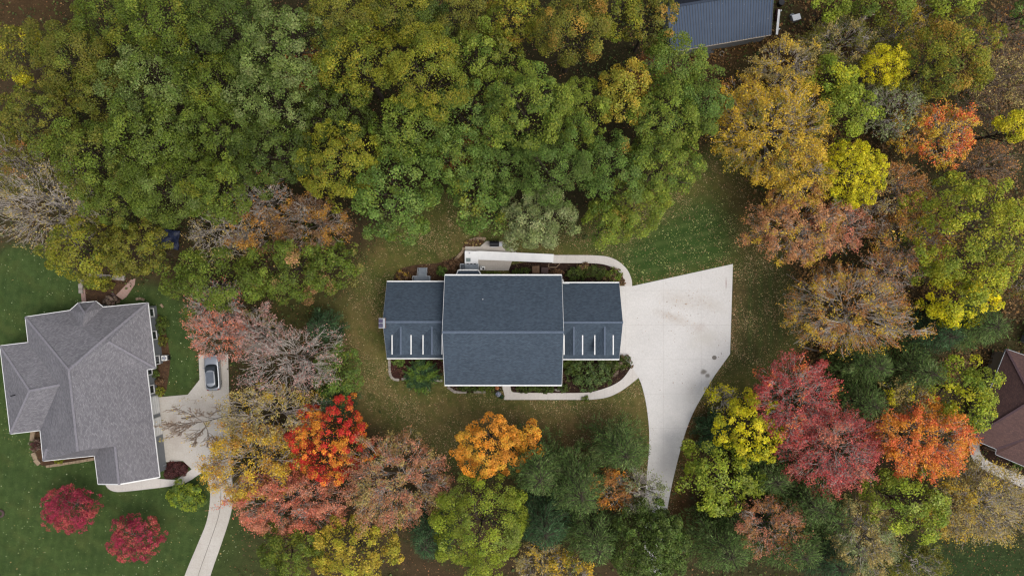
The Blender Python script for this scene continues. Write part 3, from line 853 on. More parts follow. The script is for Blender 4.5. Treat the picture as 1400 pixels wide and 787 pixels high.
# ---------------------------------------------------------------- things round the houses
# white access ramp: landing at the house end, long slope down to the walk
ramp_o = empty('access_ramp', W(640, 350, 0))
tag(ramp_o, 'long white L-shaped access ramp behind the slate-roofed house, sloping down to the curved walk', 'ramp')
RX, RY = ramp_o.location.x, ramp_o.location.y
def RW(px, py, z):
    p = W(px, py, z); return (p[0] - RX, p[1] - RY, p[2])
def slab3(mb, top, th):
    b = mb.bm
    A_ = [b.verts.new(p) for p in top]; B_ = [b.verts.new((p[0], p[1], p[2] - th)) for p in top]
    b.faces.new(A_); b.faces.new(B_[::-1])
    for i in range(len(top)):
        j = (i + 1) % len(top); b.faces.new((A_[i], B_[i], B_[j], A_[j]))
M['ramp_white'] = mottled('white_painted_deck', L4((224, 225, 226)), L4((238, 238, 238)), 0.8, 0.6, 12, 0.05, 0.0)
mb = MB(); slab3(mb, [RW(635.4, 342.9, 0.85), RW(654, 343.4, 0.85), RW(653.7, 360.6, 0.85), RW(635.4, 360.6, 0.85)], 0.12)
mb.build('landing', M['ramp_white'], ramp_o)
mb = MB(); slab3(mb, [RW(654, 343.4, 0.84), RW(757, 348, 0.10), RW(756.5, 358.3, 0.10), RW(654, 354.5, 0.84)], 0.1)
mb.build('slope', M['ramp_white'], ramp_o)
for ya, yb, za in ((343.3, 347.8, 1), (354.7, 358.6, 1)):
    mb = MB(); mb.bar(RW(654, ya, 0.88), RW(757, yb, 0.14), 0.07, 0.09); mb.build('kerb_rail', M['white'], ramp_o)
mb = MB()
for (px, py, z) in ((637, 344, 0.73), (652.5, 344, 0.73), (637, 359.5, 0.73), (652.5, 359.5, 0.73), (675, 345, 0.5), (675, 354.5, 0.5), (700, 346, 0.35), (700, 355.5, 0.35), (725, 347.5, 0.2), (725, 356.8, 0.2)):
    p = RW(px, py, 0); mb.box((p[0], p[1], z / 2), (0.12, 0.12, z))
mb.build('post', M['white'], ramp_o)
p = W(640.3, 355.2, 0.87); MBm = MB().box((p[0], p[1], 0.885), (0.6, 0.5, 0.03), 0.0, 0.006)
tag(MBm.build('doormat', mottled('grey_green_mat', L4((136, 150, 148)), L4((120, 134, 134)), 4, 0.9, 20, 0.2, 0.2)), 'small grey green mat on the white ramp landing', 'mat')
mbp = MB(); p = W(642, 345.9, 0.87); mbp.cyl((p[0], p[1], 0.93), 0.09, 0.12, 14, 0.11)
tag(mbp.build('bucket', M['steel']), 'small grey pot near the top edge of the white ramp landing', 'pot')

def deck_steps(name, label, x0, x1, y0, y1, z, sx0, sx1, sy0, down, railed=True):
    """landing box plus a flight of steps (towards +y when down=1)"""
    c = W((x0 + x1) / 2, (y0 + y1) / 2, 0)
    o = empty(name, c); tag(o, label, 'steps')
    def D(px, py, zz): q = W(px, py, zz); return (q[0] - c[0], q[1] - c[1], q[2])
    mb = MB(); a_, b_ = D(x0, y1, z), D(x1, y0, z)
    n = max(3, int((b_[1] - a_[1]) / 0.14)); w_ = (b_[1] - a_[1]) / n
    for i in range(n): mb.box(((a_[0] + b_[0]) / 2, a_[1] + w_ * (i + 0.5), z - 0.02), (b_[0] - a_[0], w_ - 0.012, 0.04))
    mb.build('landing', M['grey_deck'], o)
    mb = MB()
    for x in (a_[0] + 0.06, b_[0] - 0.06):
        for y in (a_[1] + 0.06, b_[1] - 0.06): mb.box((x, y, (z - 0.04) / 2), (0.1, 0.1, z - 0.04))
    mb.build('post', M['grey_deck'], o)
    sa, sb = D(sx0, sy0, 0), D(sx1, sy0, 0)
    y_top = b_[1] if down > 0 else a_[1]
    k = 5; run = (sa[1] - y_top) / k
    mb = MB()
    for i in range(k):
        zt = z * (1 - (i + 1) / (k + 1)); yy = y_top + run * (i + 0.5)
        mb.box(((sa[0] + sb[0]) / 2, yy, zt - 0.02), (sb[0] - sa[0], abs(run) + 0.02, 0.04))
        mb.box(((sa[0] + sb[0]) / 2, yy + run * 0.45, zt / 2 - 0.03), (sb[0] - sa[0], 0.03, zt - 0.05))
    mb.build('tread', M['grey_deck'], o)
    if railed:
        for x in (sa[0], sb[0]):
            mb = MB(); mb.bar((x, y_top, z + 0.95), (x, sa[1], 0.95), 0.07, 0.06)
            for t in (0.02, 0.5, 0.98): mb.box((x, y_top + (sa[1] - y_top) * t, (z * (1 - t) + 0.95) / 2), (0.06, 0.06, z * (1 - t) + 0.95))
            mb.build('handrail', M['grey_rail'], o)
        for x in (a_[0], b_[0]):
            mb = MB(); mb.bar((x, a_[1], z + 0.95), (x, b_[1], z + 0.95), 0.07, 0.06)
            for y in (a_[1] + 0.05, b_[1] - 0.05): mb.box((x, y, (z + 0.95) / 2), (0.06, 0.06, z + 0.95))
            xin = sa[0] if x == a_[0] else sb[0]
            mb.bar((x, y_top, z + 0.95), (xin, y_top, z + 0.95), 0.06, 0.06)
            mb.build('handrail', M['grey_rail'], o)
    return o
deck_steps('garden_steps', 'grey wooden steps with handrails on the north side of the west wing', 565.5, 588.5, 377.5, 385.5, 0.9, 572.5, 584.5, 366, 1)
# little grey porch between bay and ramp
o = empty('porch_deck', W(642, 364, 0)); tag(o, 'small grey railed porch joining the bay and the white ramp', 'porch')
def OW(px, py, z): q = W(px, py, z); return (q[0] - o.location.x, q[1] - o.location.y, q[2])
a_, b_ = OW(630, 369.5, 1.0), OW(654.5, 360.8, 1.0)
mb = MB()
for i in range(6):
    w_ = (b_[1] - a_[1]) / 6; mb.box(((a_[0] + b_[0]) / 2, a_[1] + w_ * (i + .5), 0.98), (b_[0] - a_[0], w_ - 0.012, 0.04))
mb.build('deck_floor', M['grey_deck'], o)
mb = MB(); mb.box(((a_[0] + b_[0]) / 2, (a_[1] + b_[1]) / 2, 0.47), (b_[0] - a_[0] - 0.1, b_[1] - a_[1] - 0.1, 0.94)); mb.build('deck_base', M['grey_deck'], o)
for p, q in (((a_[0], a_[1]), (a_[0], b_[1])), ((b_[0], a_[1]), (b_[0], b_[1])), ((a_[0], b_[1]), (a_[0] + 0.4, b_[1]))):
    mb = MB(); mb.bar((*p, 1.95), (*q, 1.95), 0.07, 0.06)
    for t in (0, 0.5, 1): mb.box((p[0] + (q[0] - p[0]) * t, p[1] + (q[1] - p[1]) * t, 1.46), (0.06, 0.06, 0.93))
    mb.build('handrail', M['grey_rail'], o)
for k, px in enumerate((639.5, 644.4, 649.3)):
    mb = MB(); q = W(px, 360.7, 1.1); mb.box((q[0], q[1], 1.06), (0.28, 0.12, 0.11), 0, 0.01)
    tag(mb.build('planter_box', M['black']), ('left', 'middle', 'right')[k] + ' one of three little black boxes in a row between grey porch and ramp', 'planter', 'black boxes on the porch edge')
mb = MB(); q = W(633.4, 365, 1.3)
mb.box((q[0], q[1], 1.27), (0.5, 0.6, 0.06), 0.1, 0.02)
for dx in (-0.2, 0.2):
    for dy in (-0.24, 0.24): mb.box((q[0] + dx, q[1] + dy, 1.12), (0.05, 0.05, 0.24))
mb.box((q[0] - 0.23, q[1], 1.5), (0.05, 0.6, 0.5), 0, 0.02)
tag(mb.build('porch_chair', mottled('dark_grey_plastic', L4((70, 78, 86)), L4((84, 92, 100)), 4, .6, 20, .1, 0)), 'dark grey chair in the corner of the grey porch', 'chair')

# white utility unit with dark fan openings beside the porch
u = empty('air_conditioner', W(660, 366.5, 0)); tag(u, 'small white air conditioner with dark openings on the patio, beside the grey porch', 'air conditioner')
MB().box((0, 0, 0.5), (0.66, 0.5, 0.86), 0, 0.03).build('housing', M['white'], u)
mb = MB(); mb.cyl((0.12, -0.08, 0.945), 0.15, 0.03, 18).cyl((-0.17, 0.09, 0.945), 0.09, 0.03, 14); mb.build('fan_grille', M['black'], u)
# covered grill
g = empty('barbecue_grill', W(676, 334, 0)); tag(g, 'black barbecue grill with grey side shelf on the patio, north of the white ramp', 'barbecue grill')
MB().box((0, 0, 0.5), (1.15, 0.6, 0.8), 0, 0.04).build('cabinet', M['black'], g)
mb = MB(); mb.cyl((0, 0.02, 0.93), 0.36, 1.28, 22, M=Matrix.Rotation(math.pi / 2, 4, 'Y')); mb.build('lid', M['black'], g, smooth=False)
MB().box((0.88, -0.05, 0.88), (0.45, 0.5, 0.05), 0, 0.015).build('side_shelf', M['steel'], g)
MB().bar((-0.45, -0.42, 1.02), (0.45, -0.42, 1.02), 0.05, 0.05).build('handle', M['steel'], g)
mb = MB()
for dx in (-0.5, 0.5):
    for dy in (-0.25, 0.25): mb.cyl((dx, dy, 0.08 + 0.05), 0.07, 0.05, 14, M=Matrix.Rotation(math.pi / 2, 4, 'X'))
mb.build('caster', M['black'], g)
# boxes in the bed behind the house
def crate(px, py, z, w, d, h, rz, m, name, label):
    c = W(px, py, 0); o = empty(name, c, rz); tag(o, label, 'crate')
    mb = MB(); mb.box((0, 0, h / 2 + 0.03), (w - 0.08, d - 0.08, h - 0.02)); mb.build('box_body', m, o)
    mb = MB(); n = 5
    for i in range(n): mb.box((-w / 2 + w / n * (i + .5), 0, h + 0.04), (w / n - 0.02, d, 0.04))
    mb.build('lid', m, o)
crate(732.4, 368.6, 0, 1.0, 1.0, 0.55, 0.02, M['wood'], 'wooden_crate', 'light brown square wooden crate in the planting bed, south of the white ramp')
crate(744.5, 369.5, 0, 0.95, 0.8, 0.4, -0.04, M['wood_dark'], 'wooden_crate', 'dark purple brown wooden crate in the planting bed, beside a lighter crate')
mb = MB()
for p, q in (((750.5, 360.5), (749.8, 365.3)), ((749.8, 365.3), (760.5, 365.3)), ((760.5, 365.3), (765.5, 360.5))):
    mb.bar(W(*p, 0.14), W(*q, 0.14), 0.08, 0.2)
tag(mb.build('bed_edging', M['stone_tan']), 'thin tan edging strip at the foot of the white ramp', 'edging')

# pale stone edging of the beds, in separate runs
def edging(pts, label, m='stone', w=0.34, h=0.2, lb=0.42, gap=0.03):
    P_ = [Vector(W(*p, 0)[:2]) for p in chaikin(pts, 2)]
    r = random.Random(len(label) + int(pts[0][0]))
    mb = MB(); acc = 0.0; i = 0; cur = P_[0]
    seg = [(P_[k], P_[k + 1]) for k in range(len(P_) - 1)]
    total = sum((b - a).length for a, b in seg); n = max(1, int(total / lb))
    def at(d):
        for a, b in seg:
            l = (b - a).length
            if d <= l: return a.lerp(b, d / l), (b - a).normalized()
            d -= l
        return seg[-1][1], (seg[-1][1] - seg[-1][0]).normalized()
    for k in range(n):
        q, d = at((k + 0.5) * total / n)
        mb.box((q.x, q.y, h / 2 - 0.02), (total / n - gap, w * r.uniform(.85, 1.1), h * r.uniform(.85, 1.15)), math.atan2(d.y, d.x) + r.uniform(-.05, .05), 0.025)
    return tag(mb.build('stone_border', M[m]), label, 'stone border', 'stone borders of the flower beds')
edging([(532.6, 488), (532.6, 506), (534, 514), (539, 518.5), (546, 518.8)], 'curved pale stone border at the west end of the front bed')
edging([(549, 517.6), (561, 518)], 'short straight pale stone border just west of the arching green shrub')
edging([(592, 519.5), (605, 519.8)], 'short straight pale stone border between the arching shrub and the main block')
edging([(612, 528.5), (617, 532), (622, 535.8), (638, 535.8)], 'bent pale stone border below the south-west corner of the main block')
edging([(647.5, 535), (664, 535.3)], 'straight pinkish pale stone border west of the front door pots')
edging([(622, 356), (628, 349), (633, 344), (634, 338)], 'stone border at the north-west corner of the white ramp', 'stone_tan', 0.4, 0.25)
edging([(638, 332), (646, 327.5), (656, 325.5), (664, 327)], 'ragged stone border north-west of the black grill', 'stone_tan', 0.4, 0.25)
edging([(112, 401), (112, 386), (116, 380), (124, 376.5), (134, 376)], 'pale stone border curving round the bed north of the grey house', 'stone', 0.55, 0.4, 0.6)
edging([(135, 377.5), (150, 378.5), (172, 380.5)], 'grey brown stone border along the top of the bed north of the grey house', 'stone', 0.7, 0.35, 0.6)
edging([(46.5, 589), (44.5, 602)], 'upper tan stone border beside the purple brown bush west of the grey house', 'stone_tan', 0.6, 0.3, 0.7)
edging([(46.5, 618), (50, 628), (55, 634)], 'lower tan stone border beside the purple brown bush west of the grey house', 'stone_tan', 0.6, 0.3, 0.7)
edging([(64, 637), (86, 633.5), (110, 630), (131, 626)], 'reddish tan stone border along the south wall of the grey house', 'stone_tan', 0.4, 0.25, 0.5)
edging([(186, 409), (193, 407.5), (198, 410)], 'little tan stone border by the north-east corner of the grey house', 'stone_tan', 0.35, 0.2, 0.4)
edging([(220, 415.5), (223.5, 420)], 'two tan stones on the grass by the north-east corner of the grey house', 'stone_tan', 0.3, 0.2, 0.35)
M['pink_brick'] = concrete('pink_brick_paving', L4((176, 140, 128)), L4((196, 162, 148)), (0.42, 0.42), 0.75)
mb = MB(); mb.prism(G([(179.5, 382), (185.5, 380.5), (184.5, 389), (173, 406), (167.5, 409.5), (159, 403.5)]), -0.05, 0.10)
tag(mb.build('brick_path', M['pink_brick']), kind='structure')
mb = MB(); mb.prism(G([(110.4, 394), (116.5, 394), (118.5, 414), (112.5, 414)]), -0.05, 0.10)
tag(mb.build('brick_path', M['pink_brick']), kind='structure')
mb = MB()
for i in range(3): 
    q = W(157.5 - 2.2 * i, 405 + 3.4 * i, 0); mb.box((q[0], q[1], 0.1 + 0.14 * i), (1.15, 0.36, 0.2 + 0.28 * i), -0.9, 0.02)
tag(mb.build('stone_steps', M['wood_dark']), 'dark brown steps at the lower end of the pink brick path', 'steps')

# square white air conditioner of the grey house
u = empty('air_conditioner', W(228, 488.5, 0), 0.05); tag(u, 'square white air conditioner with round fan, on the east side of the grey house', 'air conditioner')
MB().box((0, 0, 0.42), (0.72, 0.72, 0.78), 0, 0.04).build('housing', M['white'], u)
MB().torus((0, 0, 0.82), 0.24, 0.035, 24, 6).build('fan_ring', M['black'], u)
mb = MB()
for k in range(3): mb.box((0, 0, 0.815), (0.42, 0.06, 0.02), k * math.pi / 3)
mb.build('fan_blade', mottled('blue_grey_metal', L4((70, 84, 120)), L4((80, 94, 130)), 4, .5, 20, .1, 0), u)
MB().box((0.45, 0, 0.3), (0.16, 0.6, 0.6), 0, 0.02).build('service_panel', M['black'], u)
u = empty('utility_box', W(223.5, 634.5, 0), 0.5); tag(u, 'pale grey bench like box by the red mulch at the corner of the grey house', 'box')
MB().box((0, 0, 0.5), (0.8, 0.45, 1.0), 0, 0.04).build('box_body', M['grey_rail'], u)
MB().cyl((0.1, 0, 1.02), 0.1, 0.06, 14).build('cap', M['black'], u)

# front door pots
def pot(px, py, r, h, m, label, plant=None):
    c = W(px, py, 0); o = empty('flower_pot', (c[0], c[1], 0.09)); tag(o, label, 'flower pot')
    MB().cyl((0, 0, h / 2), r * 0.75, h, 18, r).build('pot', m, o)
    if plant is not None:
        r_ = np.random.default_rng(int(px * 7)); k = 160
        d = r_.normal(size=(k, 3)); d /= np.linalg.norm(d, axis=1)[:, None]; d[:, 2] = abs(d[:, 2])
        Pp = d * r * 1.25 * r_.uniform(.6, 1, (k, 1)) + [0, 0, h]
        cc = lin(plant)[r_.integers(0, len(plant), k)] * r_.uniform(.7, 1.2, (k, 1))
        V_, F_2 = leaf_quads(r_, Pp, d, np.full(k, r * 0.42))
        link('flowers', np_mesh('flowers', V_, F_2, cc), M['leaf'], o)
# ---------------------------------------------------------------- foliage machinery
def unit(v): return v / np.maximum(np.linalg.norm(v, axis=-1, keepdims=True), 1e-9)

def leaf_quads(r, P, Nrm, size, aspect=0.62, along=None, fold=0.0):
    """pointed leaf-like quads at P, facing Nrm (n,3), length size (n,)"""
    n = len(P)
    Nrm = unit(Nrm)
    t = r.normal(size=(n, 3)) if along is None else along + r.normal(size=(n, 3)) * 0.25
    a = unit(t - Nrm * (t * Nrm).sum(1, keepdims=True))
    b = np.cross(Nrm, a)
    s = size[:, None]
    V = np.empty((n, 4, 3))
    V[:, 0] = P - a * s * 0.5
    V[:, 1] = P + b * s * aspect * 0.5 - a * s * 0.06
    V[:, 2] = P + a * s * 0.5
    V[:, 3] = P - b * s * aspect * 0.5 - a * s * 0.06
    F = np.arange(n * 4).reshape(n, 4)
    return V.reshape(-1, 3), F

def tubes(P0, P1, R0, R1, k=3):
    n = len(P0)
    d = unit(P1 - P0)
    up = np.where(np.abs(d[:, 2:3]) > 0.9, np.array([[1.0, 0, 0]]), np.array([[0, 0, 1.0]]))
    a = unit(np.cross(d, up)); b = np.cross(d, a)
    V = np.empty((n, 2, k, 3))
    for j in range(k):
        o = a * math.cos(2 * math.pi * j / k) + b * math.sin(2 * math.pi * j / k)
        V[:, 0, j] = P0 + o * R0[:, None]; V[:, 1, j] = P1 + o * R1[:, None]
    base = np.arange(n)[:, None] * 2 * k
    F = np.concatenate([np.concatenate([base + j, base + (j + 1) % k, base + k + (j + 1) % k, base + k + j], 1) for j in range(k)])
    return V.reshape(-1, 3), F

def skeleton(r, levels, spread=(0.9, 0.6, 0.55, 0.5), up=0.25, trunk=0.35, nseg=(3, 4, 3, 3, 2), lens=(1.0, 0.62, 0.5, 0.45, 0.45), kids=(8, 6, 5, 4)):
    """normalised branching; returns list per level of (P0,P1,t0,t1 rel.thickness), and tips"""
    S = np.array([[0, 0, 0.0]]); D = np.array([[0, 0, 1.0]]); Ln = np.array([0.62])
    out = []
    for lv in range(levels):
        k = nseg[min(lv, len(nseg) - 1)]
        pts = [S]; d = D.copy(); p = S.copy()
        for s in range(k):
            p = p + d * (Ln / k)[:, None]
            pts.append(p)
            d = unit(d + r.normal(size=d.shape) * (0.10 if lv == 0 else 0.20) + np.array([0, 0, up * (0.5 if lv else 0)]) / k)
        pts = np.stack(pts, 1)                    # n,k+1,3
        out.append((pts, Ln))
        if lv == levels - 1: break
        nk = kids[min(lv, len(kids) - 1)]
        n = len(S)
        lo = trunk / 0.62 if lv == 0 else 0.25
        t = lo + (1 - lo) * (np.arange(nk)[None, :] + r.uniform(0, 1, (n, nk))) / nk
        t = np.minimum(t, 0.995)
        f = t * k; i = np.minimum(f.astype(int), k - 1); fr = f - i
        ii = np.arange(n)[:, None]
        C0 = pts[ii, i] * (1 - fr)[..., None] + pts[ii, i + 1] * fr[..., None]
        bd = unit(pts[ii, i + 1] - pts[ii, i])
        if lv == 0:
            az = np.arange(nk)[None, :] * 2.4 + r.uniform(0, 6.28, (n, 1)) + r.normal(size=(n, nk)) * 0.3
            perp = np.stack([np.cos(az), np.sin(az), np.zeros_like(az)], -1)
        else:
            perp = unit(np.cross(bd, r.normal(size=bd.shape)))
        sp = spread[min(lv, len(spread) - 1)] * r.uniform(0.7, 1.25, t.shape)
        if lv == 0: sp = sp * (1.25 - 0.55 * (t - lo) / (1 - lo))
        nd = unit(bd * np.cos(sp)[..., None] + perp * np.sin(sp)[..., None])
        nl = Ln[:, None] * lens[min(lv + 1, len(lens) - 1)] * r.uniform(0.7, 1.2, t.shape) * (1.1 - 0.45 * (t - lo) / (1 - lo) if lv else 1.0)
        S = C0.reshape(-1, 3); D = nd.reshape(-1, 3); Ln = nl.reshape(-1)
    return out

def fit_skeleton(sk, rx, ry, h):
    allp = np.concatenate([p.reshape(-1, 3) for p, _ in sk])
    q = np.percentile(np.hypot(allp[:, 0], allp[:, 1]), 97)
    zt = allp[:, 2].max()
    sc_ = np.array([rx / q, ry / q, h / zt])
    return [(p * sc_, l) for p, l in sk]

def skel_tubes(sk, lv0, lv1, radii, k):
    Vs, Fs, o = [], [], 0
    for lv in range(lv0, lv1):
        if lv >= len(sk): break
        p, l = sk[lv]; n, m, _ = p.shape
        ra, rb = radii[lv]
        for s in range(m - 1):
            t0, t1 = s / (m - 1), (s + 1) / (m - 1)
            a = np.full(n, ra + (rb - ra) * t0); b = np.full(n, ra + (rb - ra) * t1)
            V_, F_ = tubes(p[:, s], p[:, s + 1], a, b, k)
            Vs.append(V_); Fs.append(F_ + o); o += len(V_)
    return np.concatenate(Vs), np.concatenate(Fs)

def pick_col(r, P, pal, pal2=None, share=0.0, scale=4.0, seed=0, jit=0.18, mix=0.12, amt2=1.0):
    """per-leaf albedo: palette chosen by slow noise, second palette in patches"""
    n = len(P)
    A1 = lin(pal)
    f = (sinnoise(P, seed, scale) * 0.42 + 0.5 + r.normal(size=n) * mix).clip(0, 0.999)
    c = A1[(f * len(A1)).astype(int)]
    if pal2 is not None and share > 0:
        g = sinnoise(P, seed + 77, scale * 1.1) + r.normal(size=n) * mix * 2.4
        th = np.quantile(g, 1 - share)
        A2 = lin(pal2)
        f2 = np.clip((g - th) / 0.9 + 0.4, 0, 1)[:, None] * amt2
        c = np.where((g > th)[:, None], A2[r.integers(0, len(A2), n)] * f2 + c * (1 - f2), c)
    c = c * 0.73
    c[:, 0] *= np.where(c[:, 1] > c[:, 0], 1.03, 1.0)
    lum_ = (c @ np.array([0.3, 0.59, 0.11]))[:, None]; c = np.maximum(lum_ + (c - lum_) * 1.02, 0.004)
    j = np.exp(r.normal(size=(n, 1)) * jit)
    return (c * j * np.exp(r.normal(size=(n, 3)) * 0.05)).clip(0.004, 0.85)

PAL = {
 'tanorange': [(206, 150, 98), (190, 132, 86), (214, 160, 112), (174, 120, 84)],
 'lemon': [(172, 174, 50), (156, 162, 46), (186, 182, 58), (136, 148, 44)],
 'pinkgrey': [(198, 150, 138), (182, 138, 126), (208, 162, 148), (170, 122, 108)],
 'maroon': [(92, 54, 54), (80, 48, 48), (106, 64, 60)],
 'deadleaf': [(124, 94, 68), (106, 80, 58), (138, 108, 78)],
 'ygold': [(190, 168, 62), (172, 154, 54), (204, 176, 70), (160, 148, 54)],
 'dullorange': [(196, 142, 64), (180, 128, 56), (206, 154, 70), (170, 136, 60)],
 'mid': [(94, 112, 38), (106, 124, 44), (82, 98, 34), (114, 130, 48)],
 'pale': [(120, 136, 72), (106, 124, 60), (92, 112, 48), (134, 148, 86)],
 'dark': [(76, 92, 36), (86, 102, 42), (66, 82, 32)],
 'fresh': [(98, 124, 54), (110, 136, 60), (86, 112, 48), (118, 140, 66)],
 'bright': [(124, 140, 50), (112, 130, 46), (138, 150, 58), (96, 118, 42)],
 'ygreen': [(138, 138, 42), (122, 128, 40), (154, 146, 48), (106, 118, 40)],
 'olive': [(118, 116, 44), (104, 108, 40), (132, 126, 48), (94, 100, 40)],
 'yellow': [(222, 206, 40), (208, 198, 42), (194, 188, 42), (228, 212, 56)],
 'lime': [(148, 162, 50), (134, 150, 44), (160, 172, 62), (116, 136, 42)],
 'paleline':[(150, 166, 84), (132, 152, 62), (112, 134, 46), (166, 178, 104)],
 'gold': [(220, 184, 62), (230, 192, 70), (204, 168, 60), (198, 172, 72)],
 'orange': [(246, 166, 60), (236, 152, 54), (250, 176, 74), (222, 150, 58)],
 'flame': [(244, 130, 78), (248, 148, 80), (234, 112, 68), (240, 166, 78)],
 'red': [(214, 60, 50), (200, 50, 48), (228, 84, 58), (184, 50, 46)],
 'crimson': [(196, 86, 80), (180, 74, 72), (206, 108, 98), (160, 76, 74)],
 'berry': [(172, 52, 80), (156, 46, 70), (186, 72, 92), (140, 44, 64)],
 'salmon': [(226, 134, 104), (210, 118, 94), (204, 132, 102), (230, 154, 122)],
 'rust': [(182, 126, 68), (168, 112, 62), (196, 142, 76), (152, 106, 62)],
 'rustpink': [(198, 132, 102), (208, 144, 114), (176, 122, 84), (184, 138, 92)],
 'tan': [(186, 166, 100), (170, 152, 90), (198, 174, 106), (154, 140, 82)],
 'pine': [(86, 108, 58), (98, 120, 66), (74, 96, 52), (110, 128, 76)],
 'bluepine': [(66, 92, 60), (78, 104, 68), (58, 82, 54)],
 'sage': [(146, 156, 102), (132, 144, 92), (158, 166, 114), (120, 132, 80)],
 'greytwig': [(200, 190, 180), (182, 172, 164), (212, 202, 192), (166, 156, 146)],
 'browntwig': [(140, 120, 104), (124, 106, 92), (154, 134, 116)],
}

_seed = [100]
NT = {}
def tree(px, py, rpx, rpy, style, pal, label, h=14.0, pal2=None, share=0.0, dens=1.0, name=None, leaf=None, twig='greytwig', cat='tree', group=None, base=None, clump=None, spray=1.0, thick=1.0):
    _seed[0] += 1; sd = _seed[0]
    r = np.random.default_rng(sd)
    zc = h * (0.72 if style not in ('shrub', 'arch') else 0.5)
    s = (H - zc) / H
    rx, ry = rpx / 10 * s, rpy / 10 * s
    cx, cy, _ = W(px, py, zc)
    if base is None: bx, by = cx, cy
    else: bx, by, _ = W(base[0], base[1], 0)
    names = {'oak': 'broadleaf_tree', 'ball': 'maple_tree', 'fine': 'autumn_tree', 'bare': 'bare_tree', 'pine': 'pine_tree', 'shrub': 'shrub', 'arch': 'shrub'}
    o = empty(name or names[style], (bx, by, 0), 0)
    tag(o, label, cat, group)
    dx, dy = cx - bx, cy - by
    R = math.sqrt(rx * ry)
    trunk_r = (0.05 + h * 0.016) * thick
    p1 = PAL[pal]; p2 = PAL[pal2] if pal2 else None
    V = None
    if style in ('oak', 'ball', 'shrub'):
        hz = min(R * 1.12, h * 0.5) if style != 'ball' else min(R * 1.0, h * 0.42)
        zc_ = h - hz
        cr = clump or {'oak': 0.80 + 0.035 * R, 'ball': 0.5, 'shrub': max(0.2, 0.30 * R)}[style]
        l = (leaf or {'oak': 0.21, 'ball': 0.18, 'shrub': 0.15}[style]) * r.uniform(0.82, 1.12)
        cr *= r.uniform(0.82, 1.25)
        K = max(7, int((2.5 if style != 'ball' else 3.6) * (R / cr) ** 2))
        # clump directions spread evenly over the dome, reaching a little below its equator
        u = 1 - 1.40 * (np.arange(K) + r.uniform(0, 1, K)) / K
        az = np.arange(K) * 2.39996 + r.normal(size=K) * 0.35
        rr = np.sqrt(np.maximum(0, 1 - u * u))
        dirs = np.stack([rr * np.cos(az), rr * np.sin(az), u], 1)
        rough_ = 0.15 if style == 'oak' else (0.05 if R > 3.4 else 0.13)
        lob = 1 + rough_ * sinnoise(dirs * 3.0, sd, 2.6) + r.normal(size=K) * (0.06 if style == 'oak' else 0.03)
        fac = lob * np.where(r.random(K) < 0.22, r.uniform(0.6, 0.88, K), 1.0)
        ko = 0.55 if style == 'oak' else 0.4
        ext = np.array([max(rx - cr * ko, rx * .4), max(ry - cr * ko, ry * .4), max(0.2, hz - cr * 0.5)])
        cc = dirs * fac[:, None] * ext
        csz = cr * r.uniform(0.6, 1.25, K)
        N = int(dens * 3.4 * math.pi * rx * ry * 1.5 / (0.5 * l * l * 0.62 * 2.2))
        w = csz ** 2; w /= w.sum()
        ci = r.choice(K, N, p=w)
        od = unit(dirs[ci] * 0.55 + np.array([0, 0, 0.35]) + r.normal(size=(N, 3)) * 0.65)
        rad = csz[ci] * (1 - 0.5 * r.random(N) ** 1.5)
        P = cc[ci] + od * rad[:, None] * np.array([1, 1, 0.8])
        # loose inner leaves behind the clumps close most of the gaps
        inn = r.random(N) < (0.07 if style == 'oak' else 0.25)
        dv = unit(r.normal(size=(N, 3)) + np.array([0, 0, 0.5]))
        P[inn] = (dv * ext * r.uniform(0.62, 0.9, (N, 1)) * (1 + rough_ * sinnoise(dv * 3.0, sd, 2.6))[:, None])[inn]
        P[:, 2] += zc_
        Nn = unit(od * 0.5 + dirs[ci] * 0.2 + np.array([0, 0, 0.6]) + r.normal(size=(N, 3)) * 0.48)
        size = l * np.exp(r.normal(size=N) * 0.22)
        V, F = leaf_quads(r, P, Nn, size)
        ctone = np.exp(r.normal(size=K) * 0.13)[ci][:, None]
        colr = pick_col(r, cc[ci] * 0.4 + P * 0.6, p1, p2, share, 3.6 if style != 'shrub' else 0.8, sd, 0.15, 0.12, 0.65 if style == 'oak' and pal2 not in ('orange', 'flame') else 1.0) * ctone
        mat = M['leaf']
        sk = fit_skeleton(skeleton(r, 3 if style != 'shrub' else 2, trunk=0.28), rx * 0.8, ry * 0.8, h * 0.88)
        radii = [(trunk_r, trunk_r * 0.4), (trunk_r * 0.45, trunk_r * 0.15), (trunk_r * 0.18, trunk_r * 0.06)]
        tv, tf = skel_tubes(sk, 0, 3, radii, 5)
    elif style in ('fine', 'bare'):
        lv = 5
        kk = (10, 7, 6, 5) if R > 3 else (8, 6, 5, 4)
        sk = fit_skeleton(skeleton(r, lv, trunk=0.25, kids=kk, up=0.35), rx, ry, h)
        radii = [(trunk_r, trunk_r * 0.35), (trunk_r * 0.42, 0.05 * thick), (0.05 * thick, 0.03 * thick), (0.026, 0.016), (0.017, 0.011)]
        tv, tf = skel_tubes(sk, 0, 2, radii, 5)
        wv, wf = skel_tubes(sk, 2, lv, radii, 3)
        tw = PAL[twig]
        wc = lin(tw)[r.integers(0, len(tw), len(wf))] * np.exp(r.normal(size=(len(wf), 1)) * 0.12)
        l = leaf or 0.18
        base_n = 1.0 if style == 'fine' else 0.10
        N = int(dens * base_n * 3.3 * math.pi * rx * ry * 1.3 / (0.5 * l * l * 0.62 * 2.2))
        # fine outer sprays fill the dome between the boughs
        hz = min(R * 0.9, h * 0.5); zc_ = h - hz
        Ks = int(spray * (10 if style == 'fine' else 10) * R * R) + 10
        u = 1 - 1.35 * (np.arange(Ks) + r.uniform(0, 1, Ks)) / Ks
